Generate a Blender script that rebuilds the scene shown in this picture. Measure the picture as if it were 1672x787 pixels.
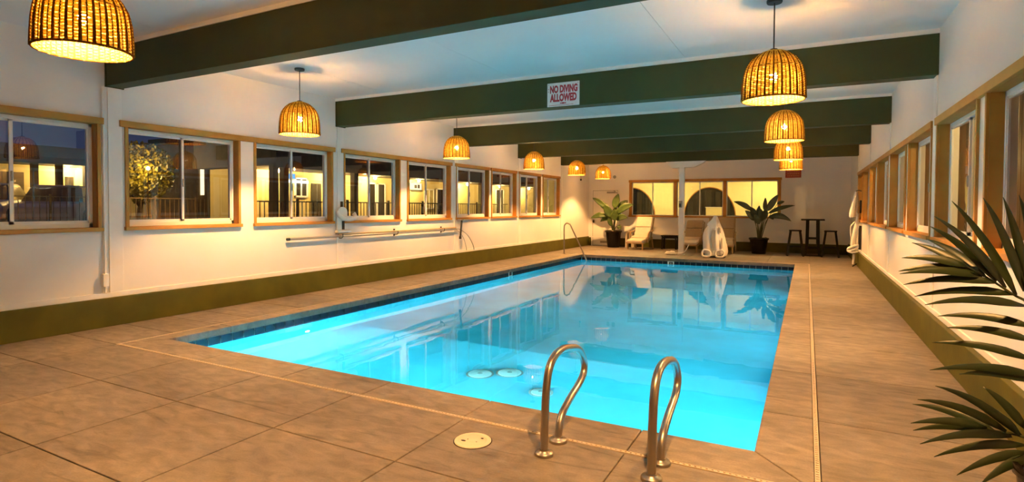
import bpy, bmesh, math, random
from mathutils import Vector, Matrix
from math import sin, cos, pi, radians
random.seed(7)
S = bpy.context.scene
for o in list(bpy.data.objects):
    bpy.data.objects.remove(o, do_unlink=True)
COL = S.collection

# ------------------------------------------------------------------ camera, sky, exposure
cam_d = bpy.data.cameras.new('camera')
cam = bpy.data.objects.new('camera', cam_d)
COL.objects.link(cam)
cam_d.sensor_fit = 'HORIZONTAL'
cam_d.sensor_width = 36.0
cam_d.lens = 36.0 * 913.0 / 1672.0
cam_d.shift_y = -33.5 / 1672.0
cam_d.clip_start = 0.05
cam_d.clip_end = 300
yaw, pitch, roll = radians(27.8), radians(-1.4), radians(0.26)
fw = Vector((-sin(yaw) * cos(pitch), cos(yaw) * cos(pitch), sin(pitch)))
rt = Vector((cos(yaw), sin(yaw), 0))
up = rt.cross(fw)
rt2 = rt * cos(roll) + up * sin(roll)
up2 = -rt * sin(roll) + up * cos(roll)
M = Matrix((rt2, up2, -fw)).transposed().to_4x4()
M.translation = Vector((0, 0, 1.42))
cam.matrix_world = M
S.camera = cam

world = bpy.data.worlds.new('dusk_sky')
S.world = world
world.use_nodes = True
wn = world.node_tree
bg = wn.nodes['Background']
bg.inputs['Color'].default_value = (0.20, 0.27, 0.60, 1)
bg.inputs['Strength'].default_value = 0.12

S.view_settings.view_transform = 'Standard'
S.view_settings.look = 'None'
S.view_settings.gamma = 1
S.view_settings.use_curve_mapping = False
S.view_settings.exposure = 0.22
S.cycles.use_denoising = True
S.cycles.max_bounces = 10
S.cycles.diffuse_bounces = 5
S.cycles.glossy_bounces = 5
S.cycles.transmission_bounces = 8
S.cycles.transparent_max_bounces = 16
S.cycles.sample_clamp_indirect = 8.0
S.cycles.caustics_reflective = False
S.cycles.caustics_refractive = True
S.cycles.blur_glossy = 0.3

BULB = 11500.0        # radiance of a pendant bulb
POOL = 2100.0         # radiance of an underwater light's lens
PORCH = 1700.0
LOBBY = 200.0

# ------------------------------------------------------------------ materials
def new_mat(name):
    m = bpy.data.materials.new(name)
    m.use_nodes = True
    m.node_tree.nodes.clear()
    return m, m.node_tree.nodes, m.node_tree.links

def paint(name, col, rough=0.5, metal=0.0, var=0.08, scale=6.0, stretch=(1, 1, 1), bump=0.0, bscale=60.0, spec=0.5, rough_var=0.0):
    m, N, L = new_mat(name)
    out = N.new('ShaderNodeOutputMaterial')
    b = N.new('ShaderNodeBsdfPrincipled')
    L.new(b.outputs[0], out.inputs[0])
    tc = N.new('ShaderNodeTexCoord')
    mp = N.new('ShaderNodeMapping')
    mp.inputs['Scale'].default_value = stretch
    L.new(tc.outputs['Object'], mp.inputs[0])
    nz = N.new('ShaderNodeTexNoise')
    nz.inputs['Scale'].default_value = scale
    nz.inputs['Detail'].default_value = 5
    L.new(mp.outputs[0], nz.inputs['Vector'])
    rp = N.new('ShaderNodeValToRGB')
    rp.color_ramp.elements[0].position = 0.3
    rp.color_ramp.elements[1].position = 0.7
    rp.color_ramp.elements[0].color = tuple(c * (1 - var) for c in col) + (1,)
    rp.color_ramp.elements[1].color = tuple(min(1, c * (1 + var)) for c in col) + (1,)
    L.new(nz.outputs['Fac'], rp.inputs[0])
    L.new(rp.outputs[0], b.inputs['Base Color'])
    b.inputs['Roughness'].default_value = rough
    b.inputs['Metallic'].default_value = metal
    b.inputs['Specular IOR Level'].default_value = spec
    if rough_var:
        mr = N.new('ShaderNodeMapRange')
        mr.inputs['To Min'].default_value = max(0.02, rough - rough_var)
        mr.inputs['To Max'].default_value = rough + rough_var
        L.new(nz.outputs['Fac'], mr.inputs['Value'])
        L.new(mr.outputs[0], b.inputs['Roughness'])
    if bump:
        n2 = N.new('ShaderNodeTexNoise')
        n2.inputs['Scale'].default_value = bscale
        n2.inputs['Detail'].default_value = 4
        L.new(mp.outputs[0], n2.inputs['Vector'])
        bp = N.new('ShaderNodeBump')
        bp.inputs['Strength'].default_value = bump
        bp.inputs['Distance'].default_value = 0.01
        L.new(n2.outputs['Fac'], bp.inputs['Height'])
        L.new(bp.outputs[0], b.inputs['Normal'])
    return m

def emit(name, col, strength):
    m, N, L = new_mat(name)
    out = N.new('ShaderNodeOutputMaterial')
    e = N.new('ShaderNodeEmission')
    e.inputs[0].default_value = tuple(col) + (1,)
    e.inputs[1].default_value = strength
    L.new(e.outputs[0], out.inputs[0])
    return m

def concrete(name, base):
    m, N, L = new_mat(name)
    out = N.new('ShaderNodeOutputMaterial')
    b = N.new('ShaderNodeBsdfPrincipled')
    L.new(b.outputs[0], out.inputs[0])
    tc = N.new('ShaderNodeTexCoord')
    oi = N.new('ShaderNodeObjectInfo')
    def noise(scale, st, detail=6, dist=0.0):
        mp = N.new('ShaderNodeMapping')
        mp.inputs['Scale'].default_value = st
        L.new(tc.outputs['Object'], mp.inputs[0])
        n = N.new('ShaderNodeTexNoise')
        n.inputs['Scale'].default_value = scale
        n.inputs['Detail'].default_value = detail
        n.inputs['Distortion'].default_value = dist
        L.new(mp.outputs[0], n.inputs['Vector'])
        return n
    def ramp(fac, stops):
        r = N.new('ShaderNodeValToRGB')
        els = r.color_ramp.elements
        els[0].position, els[0].color = stops[0][0], (stops[0][1],) * 3 + (1,)
        els[1].position, els[1].color = stops[1][0], (stops[1][1],) * 3 + (1,)
        for p, v in stops[2:]:
            e = els.new(p); e.color = (v,) * 3 + (1,)
        L.new(fac, r.inputs[0])
        return r
    def mul(a, bb):
        x = N.new('ShaderNodeMix'); x.data_type = 'RGBA'; x.blend_type = 'MULTIPLY'
        x.inputs[0].default_value = 1
        L.new(a, x.inputs[6]); L.new(bb, x.inputs[7])
        return x.outputs[2]
    big = ramp(noise(1.3, (1, 1.6, 1)).outputs['Fac'], [(0.3, 0.78), (0.7, 1.18)])
    mid = ramp(noise(9, (0.7, 1.5, 1), 8, 0.6).outputs['Fac'], [(0.35, 0.78), (0.65, 1.15)])
    streak = ramp(noise(3.2, (0.45, 3.0, 1), 7, 1.4).outputs['Fac'], [(0.28, 0.60), (0.40, 1.0)])
    fine = ramp(noise(90, (1, 1, 1), 3).outputs['Fac'], [(0.3, 0.9), (0.7, 1.08)])
    rnd = N.new('ShaderNodeMapRange')
    rnd.inputs['To Min'].default_value = 0.90
    rnd.inputs['To Max'].default_value = 1.08
    L.new(oi.outputs['Random'], rnd.inputs['Value'])
    rgb = N.new('ShaderNodeRGB'); rgb.outputs[0].default_value = tuple(base) + (1,)
    c = mul(mul(mul(mul(rgb.outputs[0], big.outputs[0]), mid.outputs[0]), streak.outputs[0]), fine.outputs[0])
    comb = N.new('ShaderNodeCombineColor')
    for i in range(3):
        L.new(rnd.outputs[0], comb.inputs[i])
    c = mul(c, comb.outputs[0])
    L.new(c, b.inputs['Base Color'])
    b.inputs['Roughness'].default_value = 0.62
    b.inputs['Specular IOR Level'].default_value = 0.35
    bp = N.new('ShaderNodeBump')
    bp.inputs['Strength'].default_value = 0.5
    bp.inputs['Distance'].default_value = 0.006
    L.new(noise(26, (0.6, 1.6, 1), 8, 0.8).outputs['Fac'], bp.inputs['Height'])
    L.new(bp.outputs[0], b.inputs['Normal'])
    return m

def glass_mat(name, tint=(1, 1, 1), ior=1.5):
    m, N, L = new_mat(name)
    out = N.new('ShaderNodeOutputMaterial')
    t = N.new('ShaderNodeBsdfTransparent'); t.inputs[0].default_value = tuple(tint) + (1,)
    g = N.new('ShaderNodeBsdfGlossy'); g.inputs['Roughness'].default_value = 0.0
    f = N.new('ShaderNodeFresnel'); f.inputs['IOR'].default_value = ior
    x = N.new('ShaderNodeMixShader')
    gm = N.new('ShaderNodeNewGeometry')          # the far face of the sheet only passes light on
    k = N.new('ShaderNodeMath'); k.operation = 'SUBTRACT'; k.inputs[0].default_value = 1
    L.new(gm.outputs['Backfacing'], k.inputs[1])
    k2 = N.new('ShaderNodeMath'); k2.operation = 'MULTIPLY'
    L.new(f.outputs[0], k2.inputs[0]); L.new(k.outputs[0], k2.inputs[1])
    L.new(k2.outputs[0], x.inputs[0]); L.new(t.outputs[0], x.inputs[1]); L.new(g.outputs[0], x.inputs[2])
    L.new(x.outputs[0], out.inputs[0])
    return m

def water_mat():
    m, N, L = new_mat('pool_water')
    out = N.new('ShaderNodeOutputMaterial')
    tc = N.new('ShaderNodeTexCoord')
    nz = N.new('ShaderNodeTexNoise'); nz.inputs['Scale'].default_value = 1.6; nz.inputs['Detail'].default_value = 2
    L.new(tc.outputs['Object'], nz.inputs['Vector'])
    bp = N.new('ShaderNodeBump'); bp.inputs['Strength'].default_value = 0.06; bp.inputs['Distance'].default_value = 0.03
    L.new(nz.outputs['Fac'], bp.inputs['Height'])
    r = N.new('ShaderNodeBsdfRefraction'); r.inputs['IOR'].default_value = 1.33; r.inputs['Roughness'].default_value = 0.0
    r.inputs[0].default_value = (0.34, 0.92, 1.0, 1)
    g = N.new('ShaderNodeBsdfGlossy'); g.inputs['Roughness'].default_value = 0.0
    f = N.new('ShaderNodeFresnel'); f.inputs['IOR'].default_value = 1.33
    for n in (r, g, f):
        L.new(bp.outputs[0], n.inputs['Normal'])
    x = N.new('ShaderNodeMixShader')
    L.new(f.outputs[0], x.inputs[0]); L.new(r.outputs[0], x.inputs[1]); L.new(g.outputs[0], x.inputs[2])
    L.new(x.outputs[0], out.inputs[0])
    return m

def wicker_mat(name, col, trans, tcol):
    m, N, L = new_mat(name)
    out = N.new('ShaderNodeOutputMaterial')
    tc = N.new('ShaderNodeTexCoord')
    nz = N.new('ShaderNodeTexNoise'); nz.inputs['Scale'].default_value = 28
    L.new(tc.outputs['Object'], nz.inputs['Vector'])
    def rp(c):
        q = N.new('ShaderNodeValToRGB')
        q.color_ramp.elements[0].position = 0.3; q.color_ramp.elements[1].position = 0.7
        q.color_ramp.elements[0].color = tuple(v * 0.65 for v in c) + (1,)
        q.color_ramp.elements[1].color = tuple(v * 1.2 for v in c) + (1,)
        L.new(nz.outputs['Fac'], q.inputs[0])
        return q
    d = N.new('ShaderNodeBsdfDiffuse'); t = N.new('ShaderNodeBsdfTranslucent')
    L.new(rp(col).outputs[0], d.inputs[0]); L.new(rp(tcol).outputs[0], t.inputs[0])
    x = N.new('ShaderNodeMixShader'); x.inputs[0].default_value = trans
    L.new(d.outputs[0], x.inputs[1]); L.new(t.outputs[0], x.inputs[2])
    L.new(x.outputs[0], out.inputs[0])
    return m

def leaf_mat(name, col, var=0.35):
    m, N, L = new_mat(name)
    out = N.new('ShaderNodeOutputMaterial')
    b = N.new('ShaderNodeBsdfPrincipled')
    tc = N.new('ShaderNodeTexCoord')
    nz = N.new('ShaderNodeTexNoise'); nz.inputs['Scale'].default_value = 9
    L.new(tc.outputs['Object'], nz.inputs['Vector'])
    q = N.new('ShaderNodeValToRGB')
    q.color_ramp.elements[0].color = tuple(v * (1 - var) for v in col) + (1,)
    q.color_ramp.elements[1].color = tuple(v * (1 + var) for v in col) + (1,)
    L.new(nz.outputs['Fac'], q.inputs[0]); L.new(q.outputs[0], b.inputs['Base Color'])
    b.inputs['Roughness'].default_value = 0.4
    L.new(b.outputs[0], out.inputs[0])
    return m

WHITE = paint('white_wall_paint', (0.78, 0.76, 0.73), 0.38, var=0.03, scale=1.5, bump=0.05, bscale=40)
CEIL = paint('white_ceiling_paint', (0.80, 0.80, 0.79), 0.32, var=0.02, scale=1.2, bump=0.04, bscale=20)
TRIMW = paint('white_trim_paint', (0.82, 0.80, 0.77), 0.35, var=0.03)
BEAM = paint('olive_beam_paint', (0.034, 0.036, 0.008), 0.6, var=0.12, scale=2, bump=0.05, spec=0.25)
GREEN = paint('olive_curb_paint', (0.080, 0.073, 0.006), 0.6, var=0.18, scale=3, bump=0.08, bscale=25, spec=0.25)
WOOD = paint('tan_trim_paint', (0.44, 0.195, 0.034), 0.5, var=0.12, scale=5, stretch=(1, 1, 1), bump=0.04, spec=0.3)
VINYL = paint('white_vinyl', (0.80, 0.79, 0.77), 0.35, var=0.03)
CONC = concrete('stamped_concrete', (0.180, 0.150, 0.118))
COPE = concrete('coping_concrete', (0.210, 0.172, 0.134))
JOINT = paint('joint_mortar', (0.12, 0.095, 0.07), 0.9, var=0.2)
DRAIN = paint('cream_drain_plastic', (0.50, 0.41, 0.31), 0.45, var=0.08, scale=20)
DARKGAP = paint('dark_gap', (0.02, 0.017, 0.015), 0.9)
PLASTER = paint('pool_plaster', (0.11, 0.66, 0.82), 0.6, var=0.17, scale=1.3, bump=0.05)
TILE = paint('navy_tile_glaze', (0.012, 0.016, 0.030), 0.12, var=0.5, scale=3, bump=0.06, bscale=14)
GROUT = paint('grey_grout', (0.30, 0.30, 0.29), 0.8)
WATER = water_mat()
GLASS = glass_mat('window_glass', ior=2.4)
GLASSIN = glass_mat('interior_glass', ior=1.45)
STEEL = paint('brushed_steel', (0.36, 0.315, 0.27), 0.34, metal=1.0, var=0.05, scale=12, stretch=(1, 1, 0.2), rough_var=0.05)
BLACK = paint('black_metal', (0.014, 0.013, 0.012), 0.45, var=0.1)
BLKWOOD = paint('black_wood', (0.006, 0.004, 0.003), 0.5, var=0.3, scale=8, spec=0.15)
POT = paint('dark_glazed_pot', (0.008, 0.005, 0.004), 0.25, var=0.3, scale=6, spec=0.3)
SOIL = paint('potting_soil', (0.08, 0.07, 0.03), 0.95, var=0.5, scale=40)
LEAF = leaf_mat('plant_leaf', (0.040, 0.072, 0.010))
LEAFD = leaf_mat('plant_leaf_dark', (0.015, 0.028, 0.006))
PALM = leaf_mat('palm_leaf', (0.014, 0.024, 0.004), 0.3)
STALK = leaf_mat('plant_stalk', (0.035, 0.042, 0.010))
CUSH = paint('cream_cushion', (0.66, 0.57, 0.44), 0.85, var=0.05, scale=10, bump=0.1, bscale=120)
SLING = paint('tan_sling', (0.36, 0.27, 0.17), 0.8, var=0.06, scale=30)
FRAMEW = paint('pale_teak', (0.34, 0.22, 0.11), 0.5, var=0.2, scale=6, stretch=(1, 1, 5))
CLOTH = paint('white_vinyl_cover', (0.76, 0.72, 0.66), 0.55, var=0.06, scale=5, bump=0.1, bscale=18)
GREYP = paint('grey_plastic', (0.30, 0.29, 0.27), 0.5)
PLAST = paint('white_plastic', (0.80, 0.77, 0.72), 0.4, var=0.04)
ALU = paint('grey_pole_metal', (0.42, 0.42, 0.41), 0.35, metal=0.6, var=0.08)
TANPOLE = paint('tan_pole', (0.55, 0.38, 0.20), 0.45)
SIGNW = paint('sign_white', (0.80, 0.77, 0.74), 0.35, var=0.05, scale=14)
RED = paint('sign_red', (0.42, 0.015, 0.02), 0.45, var=0.15, scale=20)
REDSIGN = paint('faded_red_sign', (0.42, 0.06, 0.02), 0.5, var=0.2, scale=20)
ORANGE = paint('sign_orange', (0.62, 0.20, 0.08), 0.5)
STRAND = wicker_mat('wicker_strand', (0.60, 0.38, 0.08), 0.5, (0.95, 0.80, 0.17))
RIB = wicker_mat('wicker_rib', (0.17, 0.07, 0.013), 0.18, (0.2, 0.06, 0.01))
BULBM = emit('lamp_bulb', (1.0, 0.49, 0.15), BULB)
POOLM = emit('pool_light_lens', (0.72, 0.93, 1.0), POOL)
PORCHM = emit('porch_bulb', (1.0, 0.66, 0.22), PORCH)
LOBBYM = emit('lobby_tube', (1.0, 0.72, 0.27), LOBBY)
BLUEM = emit('blue_sign_glow', (0.1, 0.45, 1.0), 1.2)
TUBEM = emit('fluorescent_tube', (1.0, 0.95, 0.75), 8.0)
SIGNM = emit('lit_sign_face', (1.0, 0.85, 0.5), 1.6)
YELLOW = paint('cream_stucco', (0.66, 0.54, 0.24), 0.8, var=0.08, scale=2, bump=0.1)
LOBBYW = paint('lobby_yellow_paint', (0.80, 0.72, 0.38), 0.7, var=0.03)
DARKROOF = paint('dark_roof', (0.05, 0.042, 0.038), 0.8, var=0.2)
ASPH = paint('asphalt', (0.07, 0.065, 0.06), 0.85, var=0.2, scale=4)
NIGHT = paint('dark_night_glass', (0.012, 0.012, 0.009), 0.15, var=0.3)
CURTAIN = paint('dark_curtain', (0.018, 0.014, 0.008), 0.8, var=0.4, scale=4, stretch=(6, 1, 0.2))
CARW = paint('white_car_paint', (0.6, 0.6, 0.6), 0.25)
CARD = paint('grey_car_paint', (0.55, 0.55, 0.55), 0.25)
RUBBER = paint('black_rubber', (0.015, 0.015, 0.015), 0.7)
BARK = paint('bark', (0.06, 0.045, 0.03), 0.9, var=0.3)
TREEL = leaf_mat('tree_leaf', (0.16, 0.13, 0.012), 0.6)
BROWNF = paint('brown_stained_fence', (0.20, 0.125, 0.06), 0.7, var=0.2, scale=4)
CREAMP = paint('cream_lid_plastic', (0.66, 0.52, 0.36), 0.4, var=0.05)

# ------------------------------------------------------------------ mesh helper
class MB:
    def __init__(self):
        self.v = []; self.f = []; self.sm = []
    def add(self, vs, fs, smooth=False):
        n = len(self.v)
        self.v += [tuple(p) for p in vs]
        for f in fs:
            self.f.append(tuple(i + n for i in f)); self.sm.append(smooth)
        return self
    def box(self, a, b, mat=None):
        x0, x1 = sorted((a[0], b[0])); y0, y1 = sorted((a[1], b[1])); z0, z1 = sorted((a[2], b[2]))
        vs = [(x0, y0, z0), (x1, y0, z0), (x1, y1, z0), (x0, y1, z0), (x0, y0, z1), (x1, y0, z1), (x1, y1, z1), (x0, y1, z1)]
        if mat is not None:
            vs = [mat @ Vector(p) for p in vs]
        return self.add(vs, [(3, 2, 1, 0), (4, 5, 6, 7), (0, 1, 5, 4), (1, 2, 6, 5), (2, 3, 7, 6), (3, 0, 4, 7)])
    def prism(self, poly, z0, z1):
        n = len(poly)
        ar = sum(poly[i][0] * poly[(i + 1) % n][1] - poly[(i + 1) % n][0] * poly[i][1] for i in range(n))
        if ar < 0: poly = poly[::-1]
        vs = [(p[0], p[1], z0) for p in poly] + [(p[0], p[1], z1) for p in poly]
        fs = [tuple(range(n))[::-1], tuple(range(n, 2 * n))] + [(i, (i + 1) % n, n + (i + 1) % n, n + i) for i in range(n)]
        return self.add(vs, fs)
    def bar(self, p, q, w, d=None, upv=(0, 0, 1)):
        p, q = Vector(p), Vector(q); d = d or w
        a = (q - p).normalized(); u = Vector(upv)
        if abs(a.dot(u)) > 0.98: u = Vector((0, 1, 0))
        s = a.cross(u).normalized(); t = s.cross(a)
        vs = []
        for c in (p, q):
            for i, j in ((-1, -1), (1, -1), (1, 1), (-1, 1)):
                vs.append(c + s * i * w / 2 + t * j * d / 2)
        return self.add(vs, [(3, 2, 1, 0), (4, 5, 6, 7), (0, 1, 5, 4), (1, 2, 6, 5), (2, 3, 7, 6), (3, 0, 4, 7)])
    def tube(self, pts, r, n=10, caps=True):
        pts = [Vector(p) for p in pts]
        rs = r if isinstance(r, (list, tuple)) else [r] * len(pts)
        prev = None; vs = []
        for i, p in enumerate(pts):
            a = (pts[min(i + 1, len(pts) - 1)] - pts[max(i - 1, 0)]).normalized()
            if prev is None:
                u = Vector((0, 0, 1)) if abs(a.z) < 0.9 else Vector((1, 0, 0))
                s = a.cross(u).normalized()
            else:
                s = (prev - a * prev.dot(a)).normalized()
            prev = s; t = a.cross(s)
            for k in range(n):
                g = 2 * pi * k / n
                vs.append(p + (s * cos(g) + t * sin(g)) * rs[i])
        fs = []
        for i in range(len(pts) - 1):
            for k in range(n):
                fs.append((i * n + k, i * n + (k + 1) % n, (i + 1) * n + (k + 1) % n, (i + 1) * n + k))
        self.add(vs, fs, True)
        if caps:
            m = len(pts) - 1
            self.add(vs[:n], [tuple(range(n))[::-1]]); self.add(vs[m * n:], [tuple(range(n))])
        return self
    def lathe(self, prof, n=24, c=(0, 0, 0), close=True, smooth=True):
        vs = []; m = len(prof)
        for r, z in prof:
            for k in range(n):
                g = 2 * pi * k / n
                vs.append((c[0] + r * cos(g), c[1] + r * sin(g), c[2] + z))
        fs = [(i * n + k, i * n + (k + 1) % n, (i + 1) * n + (k + 1) % n, (i + 1) * n + k) for i in range(m - 1) for k in range(n)]
        self.add(vs, fs, smooth)
        if close:
            self.add(vs[:n], [tuple(range(n))[::-1]]); self.add(vs[(m - 1) * n:], [tuple(range(n))])
        return self
    def sphere(self, c, r, n=10, m=6, sc=(1, 1, 1)):
        prof = [(max(1e-4, r * sin(pi * i / m)), -r * cos(pi * i / m)) for i in range(m + 1)]
        vs = []
        for q, z in prof:
            for k in range(n):
                g = 2 * pi * k / n
                vs.append((c[0] + q * cos(g) * sc[0], c[1] + q * sin(g) * sc[1], c[2] + z * sc[2]))
        fs = [(i * n + k, i * n + (k + 1) % n, (i + 1) * n + (k + 1) % n, (i + 1) * n + k) for i in range(m) for k in range(n)]
        return self.add(vs, fs, True)
    def build(self, name, mat, parent=None, bevel=0.0, loc=None, solid=0.0):
        me = bpy.data.meshes.new(name)
        me.from_pydata(self.v, [], self.f)
        me.polygons.foreach_set('use_smooth', self.sm)
        me.materials.append(mat)
        me.update()
        if any(self.sm) and not all(self.sm):
            pass
        o = bpy.data.objects.new(name, me)
        COL.objects.link(o)
        if parent is not None: o.parent = parent
        if loc is not None: o.location = loc
        if bevel:
            md = o.modifiers.new('bevel', 'BEVEL'); md.width = bevel; md.segments = 2; md.limit_method = 'ANGLE'
        if solid:
            md = o.modifiers.new('solid', 'SOLIDIFY'); md.thickness = solid; md.offset = 0
        return o

def smooth_path(pts, k=6):
    P = [Vector(p) for p in pts]; out = []
    for i in range(len(P) - 1):
        p0, p1, p2, p3 = P[max(i - 1, 0)], P[i], P[i + 1], P[min(i + 2, len(P) - 1)]
        for j in range(k):
            t = j / k
            out.append(0.5 * ((2 * p1) + (p2 - p0) * t + (2 * p0 - 5 * p1 + 4 * p2 - p3) * t * t + (-p0 + 3 * p1 - 3 * p2 + p3) * t ** 3))
    out.append(P[-1])
    return out

def tag(o, label=None, cat=None, group=None, kind=None):
    if label: o['label'] = label
    if cat: o['category'] = cat
    if group: o['group'] = group
    if kind: o['kind'] = kind
    return o
def thing(name, label, cat, loc=(0, 0, 0), rotz=0.0, group=None, kind=None):
    o = bpy.data.objects.new(name, None)
    COL.objects.link(o)
    o.empty_display_size = 0.1
    o.location = loc; o.rotation_euler = (0, 0, rotz)
    return tag(o, label, cat, group, kind)
def struct(o, label, cat):
    return tag(o, label, cat, None, 'structure')
def copy_tree(o, parent=None):
    c = o.copy(); COL.objects.link(c)
    if parent is not None: c.parent = parent
    for ch in list(o.children):
        copy_tree(ch, c)
    return c

# ------------------------------------------------------------------ dimensions of the hall
XL, XR, YB, YF, ZC = -7.23, 1.18, 19.85, -3.5, 3.27
PX0, PX1, PY0, PY1, WZ = -5.97, -0.25, 3.525, 15.83, -0.157

# ------------------------------------------------------------------ floor and its slabs
mb = MB()
zb0, zb1 = -0.30, -0.012
DX0, DX1, DY0, DY1 = -6.20, 0.072, 3.152, 16.07       # centre lines of the slot drain
mb.box((XL, YF, zb0), (XR, DY0 - 0.02, zb1)); mb.box((XL, DY1 + 0.02, zb0), (XR, YB, zb1))
mb.box((XL, DY0 - 0.02, zb0), (DX0 - 0.02, DY1 + 0.02, zb1)); mb.box((DX1 + 0.02, DY0 - 0.02, zb0), (XR, DY1 + 0.02, zb1))
floor = struct(mb.build('floor', JOINT), 'stamped tan concrete pool deck around the pool', 'floor')
def slab(x0, x1, y0, y1, g=0.004):
    MB().box((x0 + g, y0 + g, -0.05), (x1 - g, y1 - g, 0.0)).build('slab', CONC, floor, bevel=0.004)
colx = [XL, -6.20, -5.05, -4.02, -3.0, -2.01, -0.91, 0.09, XR]
rowy = [YF, -2.4, -1.6, -0.8, 0.0, 0.75, 1.572, 2.425, DY0 - 0.014]
for i in range(len(colx) - 1):
    for j in range(len(rowy) - 1):
        slab(colx[i], colx[i + 1], rowy[j], rowy[j + 1])
ys = [DY0 - 0.014, 3.725, 4.25, 4.71, 5.5, 6.4, 7.4, 8.5, 9.6, 10.8, 12.0, 13.2, 14.6, DY1 + 0.014]
for a, b in zip(ys, ys[1:]): slab(XL, DX0 - 0.014, a, b)
ys = [DY0 - 0.014, 4.23, 5.4, 6.6, 7.8, 9.0, 10.2, 11.5, 12.8, 14.4, DY1 + 0.014]
for a, b in zip(ys, ys[1:]): slab(DX1 + 0.014, XR, a, b)
for i in range(len(colx) - 1):
    slab(colx[i], colx[i + 1], DY1 + 0.014, 17.9); slab(colx[i], colx[i + 1], 17.9, YB)

# ------------------------------------------------------------------ swimming pool
pool = thing('swimming_pool', 'rectangular swimming pool lit bright blue from under the water', 'pool', ((PX0 + PX1) / 2, (PY0 + PY1) / 2, 0))
pc = Vector(pool.location)
def pbuild(mb, name, mat, parent=None, **k):
    o = mb.build(name, mat, parent or pool, **k)
    if parent is None: o.location = -pc
    return o
prof = [(PY0 - 0.02, -1.02), (6.3, -1.05), (8.6, -1.38), (PY1 + 0.02, -1.5)]
x0, x1 = PX0 - 0.02, PX1 + 0.02
vs = []
for y, z in prof: vs += [(x0, y, z), (x1, y, z)]
mb = MB()
mb.add(vs, [(2 * i, 2 * i + 1, 2 * i + 3, 2 * i + 2) for i in range(3)])
zt = -0.08
mb.add([(x0, y, z) for y, z in prof] + [(x0, y, zt) for y, z in prof], [(i, i + 1, 5 + i, 4 + i) for i in range(3)])
mb.add([(x1, y, z) for y, z in prof] + [(x1, y, zt) for y, z in prof], [(4 + i, 5 + i, i + 1, i) for i in range(3)])
mb.add([(x0, prof[0][0], prof[0][1]), (x1, prof[0][0], prof[0][1]), (x1, prof[0][0], zt), (x0, prof[0][0], zt)], [(3, 2, 1, 0)])
mb.add([(x0, prof[3][0], prof[3][1]), (x1, prof[3][0], prof[3][1]), (x1, prof[3][0], zt), (x0, prof[3][0], zt)], [(0, 1, 2, 3)])
basin = pbuild(mb, 'basin', PLASTER)
# waterline tiles, a grout strip behind them
mb = MB()
mb.box((x0 - 0.03, PY0, -0.24), (x0 + 0.004, PY1, -0.078)); mb.box((PX0, PY1 + 0.016, -0.24), (PX1, PY1 + 0.05, -0.078))
mb.box((x1 - 0.004, PY0, -0.24), (x1 + 0.03, PY1, -0.078))
grout = pbuild(mb, 'grout_strip', GROUT)
tile_l = tile_f = None
n = 82; w = (PY1 - PY0) / n
marks_l = int((11.18 - PY0) / w); marks_f = None
for i in range(n):
    if i == marks_l: continue
    y = PY0 + i * w
    if tile_l is None:
        tile_l = MB().box((0, 0.005, -0.232), (0.012, w - 0.005, -0.084)).build('tile', TILE, pool); o = tile_l
    else:
        o = tile_l.copy(); COL.objects.link(o)
    o.location = Vector((x0 + random.uniform(0.001, 0.003), y, 0)) - pc
n = 38; w = (PX1 - PX0) / n
marks_f = int((-3.28 - PX0) / w)
for i in range(n):
    if i == marks_f: continue
    x = PX0 + i * w
    if tile_f is None:
        tile_f = MB().box((0.005, 0, -0.232), (w - 0.005, 0.012, -0.084)).build('tile', TILE, pool); o = tile_f
    else:
        o = tile_f.copy(); COL.objects.link(o)
    o.location = Vector((x, PY1 + 0.02 - 0.012 - random.uniform(0.001, 0.003), 0)) - pc
tile_r = None
n = 82; w = (PY1 - PY0) / n
for i in range(n):
    y = PY0 + i * w
    if tile_r is None:
        tile_r = MB().box((-0.012, 0.005, -0.232), (0, w - 0.005, -0.084)).build('tile', TILE, pool); o = tile_r
    else:
        o = tile_r.copy(); COL.objects.link(o)
    o.location = Vector((x1 - random.uniform(0.001, 0.003), y, 0)) - pc
def text_mesh(name, body, size, mat, parent, loc, rot, sx=1.0, offset=0.0, extrude=0.001, fit=None):
    cu = bpy.data.curves.new(name, 'FONT')
    cu.body = body; cu.size = size; cu.offset = offset; cu.extrude = extrude
    cu.align_x = 'CENTER'; cu.align_y = 'CENTER'; cu.resolution_u = 3
    tmp = bpy.data.objects.new(name, cu)
    me = bpy.data.meshes.new_from_object(tmp)
    bpy.data.objects.remove(tmp)
    me.materials.clear(); me.materials.append(mat)
    o = bpy.data.objects.new(name, me); COL.objects.link(o)
    if fit:
        xs_ = [v.co.x for v in me.vertices]; ys_ = [v.co.y for v in me.vertices]
        mx, my = (max(xs_) + min(xs_)) / 2, (max(ys_) + min(ys_)) / 2
        fx, fy = fit[0] / (max(xs_) - min(xs_)), fit[1] / (max(ys_) - min(ys_))
        for v in me.vertices: v.co.x = (v.co.x - mx) * fx; v.co.y = (v.co.y - my) * fy
    o.parent = parent; o.location = loc; o.rotation_euler = rot; o.scale = (sx, 1, 1)
    return o
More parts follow.
